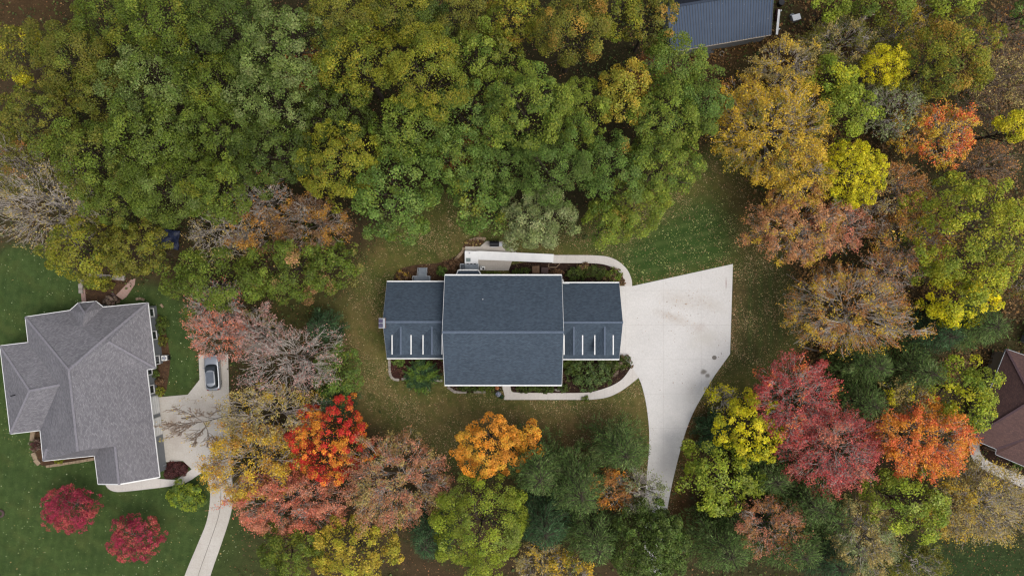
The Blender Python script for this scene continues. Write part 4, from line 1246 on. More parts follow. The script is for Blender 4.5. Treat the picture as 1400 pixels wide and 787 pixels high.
        az = np.arange(Ks) * 2.39996 + r.normal(size=Ks) * 0.5
        rr = np.sqrt(np.maximum(0, 1 - u * u))
        sd_ = np.stack([rr * np.cos(az), rr * np.sin(az), u], 1)
        f_ = (1 + 0.15 * sinnoise(sd_ * 3.0, sd, 2.4) + r.normal(size=Ks) * 0.08)[:, None]
        ext = np.array([rx * 0.93, ry * 0.93, hz])
        S1 = sd_ * f_ * ext
        S0 = S1 * r.uniform(0.62, 0.85, (Ks, 1)) - np.array([0, 0, 0.25]) + r.normal(size=(Ks, 3)) * (0.15 if style == 'fine' else 0.4)
        S1[:, 2] += zc_; S0[:, 2] += zc_
        sv, sf = tubes(S0, S1, np.full(Ks, 0.022), np.full(Ks, 0.010), 3)
        # forks
        kf = 3
        t_ = r.uniform(0.2, 0.8, (Ks, kf, 1)); B0 = (S0[:, None] * (1 - t_) + S1[:, None] * t_).reshape(-1, 3)
        bd_ = unit(np.repeat(unit(S1 - S0), kf, 0) + r.normal(size=(Ks * kf, 3)) * (0.6 if style == 'fine' else 0.9))
        B1 = B0 + bd_ * r.uniform(0.4, 0.95, (Ks * kf, 1))
        bv, bf = tubes(B0, B1, np.full(Ks * kf, 0.014), np.full(Ks * kf, 0.008), 3)
        wf = np.concatenate([wf, sf + len(wv), bf + len(wv) + len(sv)]); wv = np.concatenate([wv, sv, bv])
        wc = lin(tw)[r.integers(0, len(tw), len(wf))] * np.exp(r.normal(size=(len(wf), 1)) * 0.14)
        tp = np.concatenate([sk[3][0][:, 1:].reshape(-1, 3), sk[4][0][:, 1:].reshape(-1, 3)])
        nb_ = max(1, int(len(tp) * 1.2 / (len(S1) + len(B1))))
        tp = np.concatenate([tp] + [S1, B1, (B0 + B1) / 2] * nb_)
        # leaves cling to the upper and outer twigs, in patches
        g = 1.1 * sinnoise(tp, sd + 5, 2.2) + 0.9 * (np.hypot(tp[:, 0] / rx, tp[:, 1] / ry)) + 0.5 * (tp[:, 2] / h)
        pr = np.clip(0.4 + 0.45 * (g - g.mean()) / (g.std() + 1e-6), 0.05, 1.3); pr /= pr.sum()
        ci = r.choice(len(tp), N, p=pr)
        P = tp[ci] + r.normal(size=(N, 3)) * (0.13 + 0.012 * R) + unit(tp[ci] - np.array([0, 0, h * 0.45])) * 0.14
        Nn = unit(np.array([0, 0, 0.9]) + r.normal(size=(N, 3)) * 0.55)
        size = l * np.exp(r.normal(size=N) * 0.25)
        lV, lF = leaf_quads(r, P, Nn, size)
        lc = pick_col(r, P, p1, p2, share, 3.6, sd)
        V = np.concatenate([wv, lV]); F = np.concatenate([wf, lF + len(wv)]); colr = np.concatenate([wc, lc])
        mat = M['leaf']
    elif style == 'pine':
        # whorls of soft boughs radiating from the stem
        nb = int(70 + 22 * R)
        t = np.sort(r.uniform(0.12, 0.97, nb))
        az = np.arange(nb) * 2.399 + r.normal(size=nb) * 0.3
        prof = (1 - t) ** 0.62 * (0.75 + 0.25 * r.random(nb))
        Lb = np.maximum(0.35, prof * 1.42)
        z0 = t * h
        d = np.stack([np.cos(az) * rx, np.sin(az) * ry, np.full(nb, 0.0)], 1) * Lb[:, None]
        rise = r.uniform(0.0, 0.28, nb) * R * Lb
        S_ = np.stack([np.zeros(nb), np.zeros(nb), z0], 1)
        E_ = S_ + d; E_[:, 2] += rise * (0.3 + t)
        Mi = (S_ + E_) / 2; Mi[:, 2] -= 0.12 * R * Lb
        N = int(dens * 420 * R * R + 600)
        l = leaf or 0.40
        w = np.linalg.norm(d, axis=1) ** 1.6; w /= w.sum()
        bi = r.choice(nb, N, p=w); q = 0.12 + 0.88 * r.random(N) ** 0.65
        qq = q[:, None]
        P = S_[bi] * (1 - qq) ** 2 + 2 * Mi[bi] * qq * (1 - qq) + E_[bi] * qq ** 2
        bdir = unit(E_[bi] - S_[bi]); side = unit(np.cross(bdir, np.array([[0, 0, 1.0]])))
        bw = (0.10 + 0.16 * R * (1 - 0.6 * q))[:, None] * 0.8
        off = r.normal(size=(N, 1)) * bw
        P = P + side * off + r.normal(size=(N, 3)) * 0.07
        al = unit(bdir + side * np.sign(off) * r.uniform(0.2, 1.1, (N, 1)) + np.array([0, 0, 0.15]))
        Nn = unit(np.array([0, 0, 1.0]) + r.normal(size=(N, 3)) * 0.45)
        size = l * np.exp(r.normal(size=N) * 0.25)
        V, F = leaf_quads(r, P, Nn, size, 0.17, al)
        tone = np.exp(r.normal(size=nb) * 0.2)[bi][:, None]
        colr = pick_col(r, P, p1, p2, share, 2.5, sd, 0.2) * tone
        mat = M['needle']
        tv, tf = tubes(np.array([[0, 0, 0.0]]), np.array([[0, 0, h * 0.97]]), np.array([trunk_r]), np.array([0.03]), 7)
        bv, bf = tubes(np.concatenate([S_, Mi]), np.concatenate([Mi, E_]), np.full(2 * nb, 0.035), np.full(2 * nb, 0.02), 3)
        tf = np.concatenate([tf, bf + len(tv)]); tv = np.concatenate([tv, bv])
    elif style == 'arch':
        # long arching sprays from one root
        nb = int(90 * max(1, R)); az = r.uniform(0, 2 * math.pi, nb); ln = r.uniform(0.25, 1.1, nb)
        q = np.linspace(0.1, 1, 26)
        px_ = np.cos(az)[:, None] * rx * ln[:, None] * q; py_ = np.sin(az)[:, None] * ry * ln[:, None] * q
        w_ = r.normal(size=(nb, 1)) * 0.5; px_, py_ = px_ + np.sin(az)[:, None] * w_ * q ** 2, py_ - np.cos(az)[:, None] * w_ * q ** 2
        pz_ = h * (1.5 * q - 0.95 * q ** 2)[None, :] * r.uniform(0.7, 1.25, (nb, 1))
        P = np.stack([px_, py_, pz_], -1).reshape(-1, 3)
        P = np.repeat(P, 3, 0); N = len(P)
        al = np.repeat(np.stack([np.cos(az), np.sin(az), np.zeros(nb)], 1), 26 * 3, 0)
        P = P + r.normal(size=(N, 3)) * 0.07
        V, F = leaf_quads(r, P, np.array([0, 0, 1.0]) + r.normal(size=(N, 3)) * 0.5, 0.26 * np.exp(r.normal(size=N) * 0.25), 0.28, al + r.normal(size=(N, 3)) * 0.4)
        tone = np.repeat(np.exp(r.normal(size=nb) * 0.2), 26 * 3)[:, None]
        colr = pick_col(r, P, p1, p2, share, 1.2, sd) * tone; mat = M['needle']
        tv, tf = tubes(np.zeros((6, 3)), np.stack([r.normal(size=6) * .3 * rx, r.normal(size=6) * .3 * ry, np.full(6, h * .8)], 1), np.full(6, .05), np.full(6, .02), 4)
    # lean: shift with height when the trunk stands off the crown's centre
    def lean(A):
        A = A.copy(); f = np.clip(A[:, 2] / max(zc, 0.1), 0, 1.3)[:, None]
        A[:, :2] += f * np.array([[dx, dy]]); return A
    link('trunk', np_mesh('trunk', lean(tv), tf), M['bark_dark' if style in ('pine', 'oak', 'shrub', 'arch') else 'bark'], o)
    link('crown', np_mesh('crown', lean(V), F, colr), mat, o)
    NT['faces'] = NT.get('faces', 0) + len(F)
    return o
# ---------------------------------------------------------------- parked car
M['car_paint'], _nt, _bs = newmat('silver_car_paint')
_bs.inputs['Base Color'].default_value = (0.25, 0.265, 0.285, 1); _bs.inputs['Metallic'].default_value = 0.6; _bs.inputs['Roughness'].default_value = 0.32
_bs.inputs['Coat Weight'].default_value = 0.6
M['rubber'] = mottled('tyre_rubber', L4((26, 26, 27)), L4((34, 34, 35)), 4, 0.9, 20, .2, 0)
M['lamp_red'] = mottled('rear_lamp_red', L4((120, 16, 16)), L4((130, 20, 20)), 4, 0.3, 20, .1, 0)
M['lamp_clear'] = mottled('headlamp_clear', L4((200, 205, 210)), L4((190, 195, 200)), 4, 0.2, 20, .1, 0)
def loft(stations, m, name, parent, smooth=True):
    bm = bmesh.new(); rings = []
    for st_ in stations:
        rings.append([bm.verts.new(p) for p in st_])
    k = len(rings[0])
    for a_, b_ in zip(rings, rings[1:]):
        for j in range(k):
            bm.faces.new((a_[j], a_[(j + 1) % k], b_[(j + 1) % k], b_[j]))
    bm.faces.new(rings[0]); bm.faces.new(rings[-1][::-1])
    bmesh.ops.recalc_face_normals(bm, faces=bm.faces[:])
    me = bpy.data.meshes.new(name); bm.to_mesh(me); bm.free()
    if smooth:
        for p in me.polygons: p.use_smooth = True
    o_ = link(name, me, m, parent)
    if smooth:
        s_ = o_.modifiers.new('round', 'SUBSURF'); s_.levels = 2; s_.render_levels = 2
    return o_
car = empty('parked_car', W(293.5, 508.5, 0.056), math.radians(4.5))
tag(car, 'silver car with dark windows parked on the pale concrete spur under the pink tree', 'car')
def sec(y, w, zl, zt, r=0.12):
    return [(-w + r, y, zl), (-w, y, zl + r), (-w, y, (zl + zt) / 2), (-w * 0.98, y, zt - r), (-w * 0.9, y, zt), (0, y, zt + 0.03), (w * 0.9, y, zt), (w * 0.98, y, zt - r), (w, y, (zl + zt) / 2), (w, y, zl + r), (w - r, y, zl)]
loft([sec(2.46, 0.70, 0.38, 0.66), sec(2.28, 0.90, 0.28, 0.84), sec(1.9, 0.97, 0.25, 0.96), sec(1.1, 1.0, 0.24, 1.04), sec(0.3, 1.01, 0.24, 1.06), sec(-1.0, 1.01, 0.24, 1.08), sec(-1.9, 0.99, 0.26, 1.08), sec(-2.28, 0.92, 0.30, 1.0), sec(-2.46, 0.74, 0.40, 0.8)], M['car_paint'], 'body', car)
def cab(y, w, zb, zt, wt):
    return [(-w, y, zb), (-w, y, zb + 0.05), (-wt, y, zt - 0.04), (-wt * 0.95, y, zt), (wt * 0.95, y, zt), (wt, y, zt - 0.04), (w, y, zb + 0.05), (w, y, zb)]
loft([cab(1.25, 0.80, 0.98, 1.06, 0.74), cab(0.55, 0.86, 1.0, 1.58, 0.66), cab(-0.4, 0.87, 1.0, 1.66, 0.68), cab(-1.6, 0.86, 1.0, 1.62, 0.66), cab(-2.1, 0.80, 1.0, 1.2, 0.66)], M['glass'], 'window', car)
loft([[(-.60, .5, 1.575), (-.3, .56, 1.60), (.3, .56, 1.60), (.60, .5, 1.575), (.60, .5, 1.60), (.3, .56, 1.635), (-.3, .56, 1.635), (-.60, .5, 1.60)],
      [(-.67, -.4, 1.63), (-.3, -.4, 1.67), (.3, -.4, 1.67), (.67, -.4, 1.63), (.67, -.4, 1.68), (.3, -.4, 1.71), (-.3, -.4, 1.71), (-.67, -.4, 1.68)],
      [(-.65, -1.85, 1.57), (-.3, -1.92, 1.6), (.3, -1.92, 1.6), (.65, -1.85, 1.57), (.65, -1.85, 1.63), (.3, -1.92, 1.655), (-.3, -1.92, 1.655), (-.65, -1.85, 1.63)]], M['car_paint'], 'roof', car)
M['sunroof'] = mottled('tinted_glass', L4((92, 98, 108)), L4((104, 110, 120)), 2, 0.15, 8, .05, 0)
MB().box((0, -0.55, 1.718), (0.98, 1.5, 0.02), 0, 0.006).build('sunroof', M['sunroof'], car)
for s_ in (-1, 1):
    MB().bar((s_ * 0.60, 0.3, 1.71), (s_ * 0.60, -1.6, 1.68), 0.05, 0.05).build('roof_rail', M['steel'], car)
    MB().box((s_ * 1.02, 0.75, 1.05), (0.2, 0.12, 0.15), 0, 0.03).build('mirror', M['car_paint'], car)
    MB().box((s_ * 0.66, 2.22, 0.76), (0.34, 0.16, 0.14), s_ * -0.35, 0.03).build('headlight', M['lamp_clear'], car)
    MB().box((s_ * 0.72, -2.27, 0.88), (0.26, 0.12, 0.26), s_ * 0.3, 0.03).build('tail_light', M['lamp_red'], car)
    for y in (1.45, -1.4):
        w_ = MB().cyl((s_ * 0.80, y, 0.34), 0.34, 0.22, 26, M=Matrix.Rotation(math.pi / 2, 4, 'Y')).build('wheel', M['rubber'], car)
        MB().cyl((s_ * 0.90, y, 0.34), 0.2, 0.03, 18, M=Matrix.Rotation(math.pi / 2, 4, 'Y')).build('rim', M['steel'], w_)

# ---------------------------------------------------------------- odds and ends by the shed and in the woods
mb = MB(); mb.bar(W(1065.2, 13.5, 1.0), W(1062, 47.5, 1.0), 0.3, 0.12)
for (px, py) in ((1064.7, 18), (1062.4, 43)):
    q = W(px, py, 0); mb.box((q[0], q[1], 0.48), (0.14, 0.14, 0.96))
tag(mb.build('white_rail', M['white']), 'long white rail standing beside the east end of the metal roofed shed', 'rail')
mb = MB()
q = W(1061, 22, 0); mb.box((q[0], q[1], 0.35), (0.5, 1.5, 0.7), -0.1, 0.03)
tag(mb.build('firewood_rack', mottled('red_brown_wood', L4((74, 40, 36)), L4((58, 34, 30)), 5, .9, 20, .4, .3)), 'red brown stack between the metal roofed shed and the white rail', 'woodpile')
u = empty('metal_box', W(1085.5, 27, 0), 0.28); tag(u, 'shiny pale grey metal box on the leaf litter east of the shed', 'box')
MB().box((0, 0, 0.42), (1.05, 0.75, 0.84), 0, 0.04).build('box_body', M['steel'], u)
MB().box((0.02, 0.0, 0.87), (1.1, 0.8, 0.05), 0, 0.02).build('lid', M['white'], u)
MB().box((-0.3, 0.55, 0.3), (0.55, 0.3, 0.55), 0, 0.04).build('side_compartment', M['siding_grey'], u)
q = W(987, 73.5, 0.1); tag(MB().torus((q[0], q[1], 0.1), 0.3, 0.075).build('hose_ring', M['stone']), 'pale grey ring lying on the leaves south of the shed', 'ring')
q = W(1067, 5, 0.4); mb = MB(); mb.cyl((q[0], q[1], 0.45), 0.36, 0.9, 20, 0.4)
tag(mb.build('barrel', M['black']), 'black barrel near the north end of the white rail', 'barrel')
# blue sheet under the trees
bm = bmesh.new()
r_ = np.random.default_rng(5)
n = 12
vs = [[bm.verts.new((W(212 + 34 * i / n, 0, 0)[0] + 0.25 * (j / n), W(0, 338 - 26 * j / n + 4 * i / n, 0)[1], 0.5 + 0.22 * math.sin(i * 0.9) * math.sin(j * 0.8) + 0.1 * r_.random())) for j in range(n + 1)] for i in range(n + 1)]
for i in range(n):
    for j in range(n): bm.faces.new((vs[i][j], vs[i + 1][j], vs[i + 1][j + 1], vs[i][j + 1]))
me = bpy.data.meshes.new('tarpaulin'); bm.to_mesh(me); bm.free()
for p in me.polygons: p.use_smooth = True
o = link('tarpaulin', me, M['blue_tarp']); o.modifiers.new('thickness', 'SOLIDIFY').thickness = 0.03
tag(o, 'dark blue sheet lying under the trees north of the grey house', 'tarpaulin')
def log(p, q, r0, label, z=0.2, z2=None):
    a_ = np.array([W(*p, z)]); b_ = np.array([W(*q, z if z2 is None else z2)])
    k = 6; T = np.linspace(0, 1, k + 1)[:, None]
    pts = a_ + (b_ - a_) * T; rr = np.random.default_rng(int(p[0])); pts[1:-1, :2] += rr.normal(size=(k - 1, 2)) * 0.08
    V_, F_ = tubes(pts[:-1], pts[1:], np.linspace(r0, r0 * .7, k), np.linspace(r0 * .97, r0 * .66, k), 8)
    tag(link('fallen_log', np_mesh('fallen_log', V_, F_), M['bark']), label, 'log')
log((1094, 473), (1168, 488.5), 0.17, 'long thin grey log lying between the rusty dome tree and the crimson tree')
log((326, 436), (360, 419), 0.16, 'short thin log at the edge of the grass near the pink car tree', 0.3, 1.0)

# flowers pots by the front walk
pot(679.6, 529.2, 0.28, 0.45, M['stone_tan'], 'tan pot with orange and rust flowers west of the front walk', [(196, 116, 64), (150, 80, 50), (176, 140, 90)])
pot(681.5, 537.5, 0.34, 0.5, M['grey_deck'], 'blue grey pot with pale lilac white flowers beside the front walk', [(150, 156, 176), (190, 194, 204), (110, 118, 140)])
pot(685.8, 541.2, 0.30, 0.4, M['black'], 'dark pot with deep green leaves at the corner of the front walk', [(40, 62, 32), (52, 74, 40)])
mb = MB(); q = W(799.5, 532, 0.2); mb.ball((q[0], q[1], 0.2), 0.5, 3, (1.25, 0.5, 0.5))
tag(mb.build('garden_rock', M['stone']), 'pale flat rock at the edge of the front walk under the main block corner', 'rock') if False else None
q = W(763.5, 532.5, 0.15); tag(MB().ball((q[0], q[1], 0.14), 0.48, 3, (1.25, 0.45, 0.5)).build('garden_rock', M['stone']), 'pale flat rock at the edge of the front bed by the main block corner', 'rock')
mb = MB(); q = W(-1, 702, 0.3); mb.torus((q[0], q[1], 0.12), 0.42, 0.16, 24, 8); 
tag(mb.build('tree_ring', M['wood_dark']), 'brown ring on the lawn at the left edge of the photo', 'ring')

# ---------------------------------------------------------------- trees: photo position of the crown, half-widths, kind, palette, what singles it out
T = tree
# --- tall wood in the north-west
g = 'trees of the north wood'
T(28, 72, 45, 39, 'oak', 'olive', 'yellowish olive tree at the left edge just below the bare brown corner', 14.0, 'yellow', .16, group=g)
T(92, 78, 52, 46, 'oak', 'olive', 'olive green tree second from the left edge, beside the bare brown corner', 16.0, 'mid', .4, group=g)
T(150, 22, 52, 41, 'oak', 'mid', 'green tree at the top edge just right of the bare brown corner', 14.5, 'ygreen', .2, group=g)
T(228, 30, 58, 50, 'oak', 'mid', 'green tree with yellowish tips at the top edge, between two plain green ones', 19.2, 'ygreen', .32, group=g)
T(308, 38, 58, 52, 'oak', 'dark', 'deep green tree at the top edge, straight above the blue sheet', 19.2, 'mid', .4, group=g)
T(52, 160, 54, 50, 'oak', 'olive', 'dull olive tree on the left edge with a dark hollow at its foot', 13.0, 'mid', .3, group=g)
T(140, 118, 48, 43, 'oak', 'olive', 'brownish olive tree between the pale glossy oak and the left edge trees', 13.5, 'mid', .5, group=g)
T(205, 112, 60, 50, 'oak', 'pale', 'pale glossy green oak in the left part of the north wood', 16.5, 'mid', .3, group=g)
T(290, 112, 52, 48, 'oak', 'mid', 'middle green oak right of the pale glossy one, in the left of the north wood', 16.5, 'ygreen', .25, group=g)
T(388, 62, 64, 58, 'oak', 'pale', 'big grey green oak near the top edge, left of the olive yellow row', 21.2, 'mid', .25, group=g)
T(470, 30, 48, 42, 'oak', 'olive', 'olive tree at the top edge, leftmost of the olive yellow row', 20.2, 'ygreen', .35, group=g)
T(545, 22, 50, 46, 'oak', 'ygreen', 'olive yellow tree at the top edge, middle of the olive yellow row', 18.0, 'olive', .45, group=g)
T(622, 24, 45, 41, 'oak', 'olive', 'olive tree with rusty specks at the top edge, right end of the olive yellow row', 15.5, 'dullorange', .08, group=g)
T(372, 138, 56, 48, 'oak', 'pale', 'grey green oak below the biggest grey green one in the north wood', 18.0, 'dark', .3, group=g)
T(492, 90, 56, 48, 'oak', 'ygreen', 'yellow green tree just below the olive row, left of the bright knobbly one', 20.2, 'mid', .35, group=g)
T(585, 108, 58, 54, 'oak', 'ygreen', 'bright knobbly yellow green oak in the middle of the north wood', 22.2, 'bright', .3, group=g)
T(660, 84, 46, 44, 'oak', 'bright', 'middle green tree right of the bright knobbly yellow green oak', 17.0, 'olive', .3, group=g)
T(122, 212, 56, 50, 'oak', 'mid', 'olive tinted green oak just above the grey leafless tree on the left', 17.0, 'olive', .4, group=g)
T(205, 192, 58, 50, 'oak', 'mid', 'large green oak with small pale tips, below the pale glossy oak', 18.0, 'pale', .3, group=g)
T(298, 186, 56, 48, 'oak', 'mid', 'large green oak right of centre in the left half of the north wood', 16.5, 'dark', .35, group=g)
T(372, 212, 54, 48, 'oak', 'dark', 'dark green oak left of the orange flecked yellow green oak', 17.0, 'mid', .3, group=g)
T(462, 150, 48, 41, 'oak', 'dark', 'dark green tree between the knobbly oak and the orange flecked oak', 15.0, 'mid', .5, group=g)
T(462, 222, 58, 54, 'oak', 'ygreen', 'yellow green oak with orange flecks beside the round fresh green tree', 16.5, 'dullorange', .05, group=g)
T(536, 262, 62, 66, 'oak', 'fresh', 'round fresh green tree at the wood edge, above the middle lawn', 15.0, 'bright', .2, leaf=.26, group=g)
T(560, 178, 50, 42, 'oak', 'bright', 'green tree directly north of the round fresh green tree', 17.0, 'fresh', .4, group=g)
T(228, 262, 58, 45, 'oak', 'mid', 'green oak just above the blue sheet', 17.0, 'pale', .25, group=g)
T(160, 270, 46, 41, 'oak', 'mid', 'green oak on the south-west edge of the wood, right of the grey leafless tree', 15.0, 'olive', .3, group=g)
T(305, 262, 44, 42, 'oak', 'mid', 'green oak on the south edge of the wood, right of the blue sheet', 17.0, 'ygreen', .25, group=g)
T(645, 160, 54, 46, 'oak', 'fresh', 'fresh green tree left of the bright green pair in the middle of the wood', 17.0, 'ygreen', .25, group=g)
T(622, 214, 48, 40, 'oak', 'fresh', 'fresh green tree with red leafy gap at its left foot', 15.0, 'bright', .4, group=g)
T(705, 28, 43, 41, 'oak', 'ygreen', 'yellow green tree with orange knobs at the top edge, above the bright green pair', 15.5, 'dullorange', .14, group=g)
T(785, 46, 50, 48, 'oak', 'olive', 'brownish olive tree near the top edge, left of the pale yellow green one', 20.2, 'dullorange', .22, group=g)
T(835, 18, 42, 38, 'oak', 'ygreen', 'pale yellow green tree at the top edge, nearest left of the shed corner trees', 18.0, 'olive', .2, group=g)
T(888, 30, 34, 36, 'oak', 'olive', 'olive tree touching the west wall of the shed', 15.2, 'dullorange', .15, group=g)
T(722, 150, 56, 52, 'oak', 'bright', 'bright green oak, left one of the bright green pair', 21.2, 'fresh', .3, group=g)
T(790, 158, 41, 45, 'oak', 'bright', 'bright green oak, right one of the bright green pair', 17.0, 'ygreen', .2, group=g)
T(850, 130, 32, 43, 'oak', 'ygold', 'narrow golden yellow tree in the green wood west of the shed', 16.0, 'bright', .4, group=g)
T(920, 92, 43, 45, 'oak', 'bright', 'light green tree overhanging the south-west corner of the shed roof', 16.0, 'fresh', .4, group=g)
T(958, 138, 32, 44, 'oak', 'fresh', 'fresh green tree directly south of the shed pad', 15.2, 'bright', .5, group=g)
T(905, 168, 50, 46, 'oak', 'bright', 'leafy light green tree right of the narrow golden tree', 17.0, 'fresh', .3, group=g)
T(690, 222, 50, 43, 'oak', 'fresh', 'green tree just above the pale sage tree, to its left', 13.5, 'dark', .3, group=g)
T(760, 232, 50, 46, 'oak', 'fresh', 'deep green tree just above the pale sage tree, to its right', 18.2, 'dark', .55, group=g)
T(838, 228, 44, 44, 'oak', 'fresh', 'green tree with one orange patch at the south edge of the wood', 16.0, 'dullorange', .07, group=g)
T(905, 228, 54, 45, 'oak', 'bright', 'broad green tree at the south-east corner of the wood, above the striped lawn', 14.5, 'fresh', .4, group=g)
T(865, 285, 46, 38, 'oak', 'bright', 'green tree reaching lowest over the striped lawn', 13.0, 'ygreen', .2, group=g)
T(832, 305, 32, 34, 'oak', 'bright', 'little light green tree at the edge of the striped lawn, right of the sage tree', 12.2, 'dullorange', .06, group=g)
T(655, 270, 38, 48, 'oak', 'fresh', 'green tree left of the sage tree, at the top of the middle lawn', 13.0, 'ygreen', .3, leaf=.25, group=g)
T(736, 298, 53, 45, 'oak', 'sage', 'pale sage green tree just north of the white ramp', 12.5, 'pale', .3, leaf=.22, dens=1.3)
T(580, 42, 40, 34, 'oak', 'dark', 'dark green tree below the olive row, above the bright knobbly oak', 17.2, 'mid', .3, group=g)
T(640, 205, 36, 30, 'fine', 'rust', 'small rust red leafed tree in a gap south of the fresh green trees', 8)
T(885, 105, 28, 24, 'fine', 'rust', 'small rust leafed tree in the green wood west of the shed', 9)
T(420, 100, 34, 28, 'fine', 'rust', 'small rust brown tree in a dark gap among the grey green oaks', 10)
T(52, 280, 78, 66, 'bare', 'tan', 'wide leafless grey tree at the left edge above the grey house lawn', 13, leaf=.2, dens=1.5)
T(20, 222, 46, 40, 'fine', 'olive', 'thin olive and rust tree on the left edge above the leafless grey one', 12, 'rust', .12)
T(110, 345, 52, 44, 'oak', 'ygreen', 'yellowish green tree north-west of the grey house, by the lawn corner', 12, 'olive', .4, leaf=.26)
T(182, 340, 52, 36, 'oak', 'olive', 'olive green tree over the pink brick path of the grey house', 12, 'ygreen', .4, leaf=.26)
T(280, 385, 66, 40, 'oak', 'mid', 'green tree directly north of the parked car', 12, 'bright', .4, leaf=.25)
T(300, 322, 44, 36, 'bare', 'tan', 'leafless grey twigs right of the blue sheet', 11, dens=1.5)
T(358, 270, 40, 32, 'bare', 'rust', 'dark leafless tree in the gap below the dark green oak', 12, dens=1.0)
T(352, 314, 38, 30, 'fine', 'dullorange', 'orange brown tree left of the rusty one, above the mottled green tree', 10, 'deadleaf', .5, dens=.8)
T(424, 306, 48, 38, 'fine', 'deadleaf', 'rusty orange tree at the wood edge below the orange flecked oak', 11, 'dullorange', .4, dens=.8)
T(392, 368, 62, 44, 'oak', 'mid', 'mottled green and tan tree below the rusty orange one', 12, 'rustpink', .16, leaf=.25)
T(452, 360, 38, 34, 'oak', 'mid', 'small mottled green tree at the west edge of the middle lawn', 9, 'tan', .2, leaf=.24)
# --- between the two houses
T(292, 418, 42, 34, 'bare', 'salmon', 'leafless silvery tree just north of the pink tree by the car', 9, dens=1.0)
T(300, 458, 44, 34, 'fine', 'salmon', 'pinkish red tree hanging over the front of the parked car', 9, 'pinkgrey', .35, dens=.45)
T(352, 455, 36, 34, 'fine', 'pinkgrey', 'brownish pink thin tree between the car tree and the big leafless one', 9, 'olive', .3, dens=.35)
T(394, 492, 76, 50, 'bare', 'pinkgrey', 'big leafless tree with pink tips between the two houses', 12, dens=.9, leaf=.18)
T(436, 448, 26, 24, 'pine', 'bluepine', 'little dark blue green pine north of the big leafless pink tipped tree', 8)
T(462, 512, 30, 42, 'shrub', 'fresh', 'fresh green bushy tree at the right of the big leafless pink tipped tree', 7, 'bright', .3, cat='tree', name='broadleaf_tree', leaf=.22, clump=.7)
T(452, 552, 28, 26, 'pine', 'bluepine', 'little dark blue green pine just above the brilliant red tree', 8)
T(366, 570, 70, 44, 'fine', 'tan', 'thin grey and tan tree just east of the neighbour driveway', 11, 'gold', .25, dens=.45)
T(262, 580, 50, 34, 'bare', 'tan', 'leafless brown branches hanging over the neighbour driveway', 7, twig='browntwig', dens=.3, base=(318, 566), spray=.02, thick=.5)
T(448, 610, 55, 54, 'oak', 'red', 'brilliant red tree with orange edges southwest of the middle lawn', 12, 'orange', .42, leaf=.19, clump=.5, name='maple_tree')
T(340, 634, 66, 54, 'fine', 'gold', 'golden orange tree at the top of the neighbour driveway bend', 12, 'dullorange', .5, dens=1.0)
T(388, 690, 78, 42, 'fine', 'salmon', 'wide salmon pink tree below the golden one', 11, 'rustpink', .25, dens=1.25)
T(538, 662, 68, 66, 'fine', 'rustpink', 'rusty pink half bare tree right of the brilliant red one', 13, 'tan', .4, dens=.85)
T(396, 752, 46, 38, 'oak', 'mid', 'olive green tree at the bottom edge, right of the neighbour driveway', 12, 'ygreen', .4, leaf=.23, dens=1.3)
T(482, 752, 62, 42, 'oak', 'ygold', 'yellow olive loose tree at the bottom edge below the salmon pink one', 12, 'lemon', .4, leaf=.23, dens=1.0)
T(585, 738, 34, 44, 'pine', 'bluepine', 'dark blue green pine at the bottom edge, left of the lime green oak', 14)
T(668, 615, 50, 40, 'oak', 'orange', 'bright orange tree at the south edge of the middle lawn', 13, 'gold', .35, leaf=.19, clump=.55, name='maple_tree')
T(720, 600, 24, 24, 'oak', 'orange', 'small orange tree touching the bright orange one on its right', 9, 'gold', .4, leaf=.22, name='maple_tree')
T(657, 722, 62, 72, 'oak', 'lime', 'large lime green oak at the bottom edge below the orange tree', 17, 'paleline', .3)
T(737, 648, 46, 46, 'pine', 'pine', 'soft green pine right of the lime green oak, just below the small orange tree', 16)
T(792, 672, 50, 52, 'pine', 'pine', 'soft green pine in the middle of the pines south of the house', 16)
T(745, 722, 46, 44, 'pine', 'bluepine', 'darker pine between the lime green oak and the bottom edge gold tree', 15)
T(815, 742, 48, 46, 'pine', 'pine', 'soft green pine nearest the bottom edge, left of the driveway end', 15)
T(852, 618, 46, 40, 'pine', 'pine', 'grey green pine right beside the lower driveway', 13)
T(834, 668, 30, 24, 'fine', 'rust', 'small rust orange tree among the pines left of the driveway', 8, 'orange', .3)
T(876, 670, 36, 30, 'bare', 'sage', 'thin grey sage tree overhanging the driveway edge', 9, dens=3.0)
T(884, 736, 52, 54, 'shrub', 'dark', 'dense green tree covering the lower end of the driveway', 13, 'fresh', .35, leaf=.23, clump=.8, dens=1.6, cat='tree', name='broadleaf_tree')
T(738, 772, 34, 30, 'fine', 'tan', 'grey tan thin tree at the bottom edge right of the lime green oak', 9, 'gold', .3, dens=.6)
T(778, 782, 30, 24, 'fine', 'gold', 'golden yellow thin tree on the bottom edge under the pines', 9, 'ygreen', .3)
T(906, 754, 34, 40, 'oak', 'fresh', 'green tree at the bottom edge overhanging the right side of the driveway end', 11, 'dark', .4, leaf=.24, dens=1.3)
T(893, 716, 30, 26, 'shrub', 'dark', 'small dense green tree above the one that covers the driveway end', 9, 'sage', .2, leaf=.22, clump=.7, dens=1.6, cat='tree', name='broadleaf_tree')
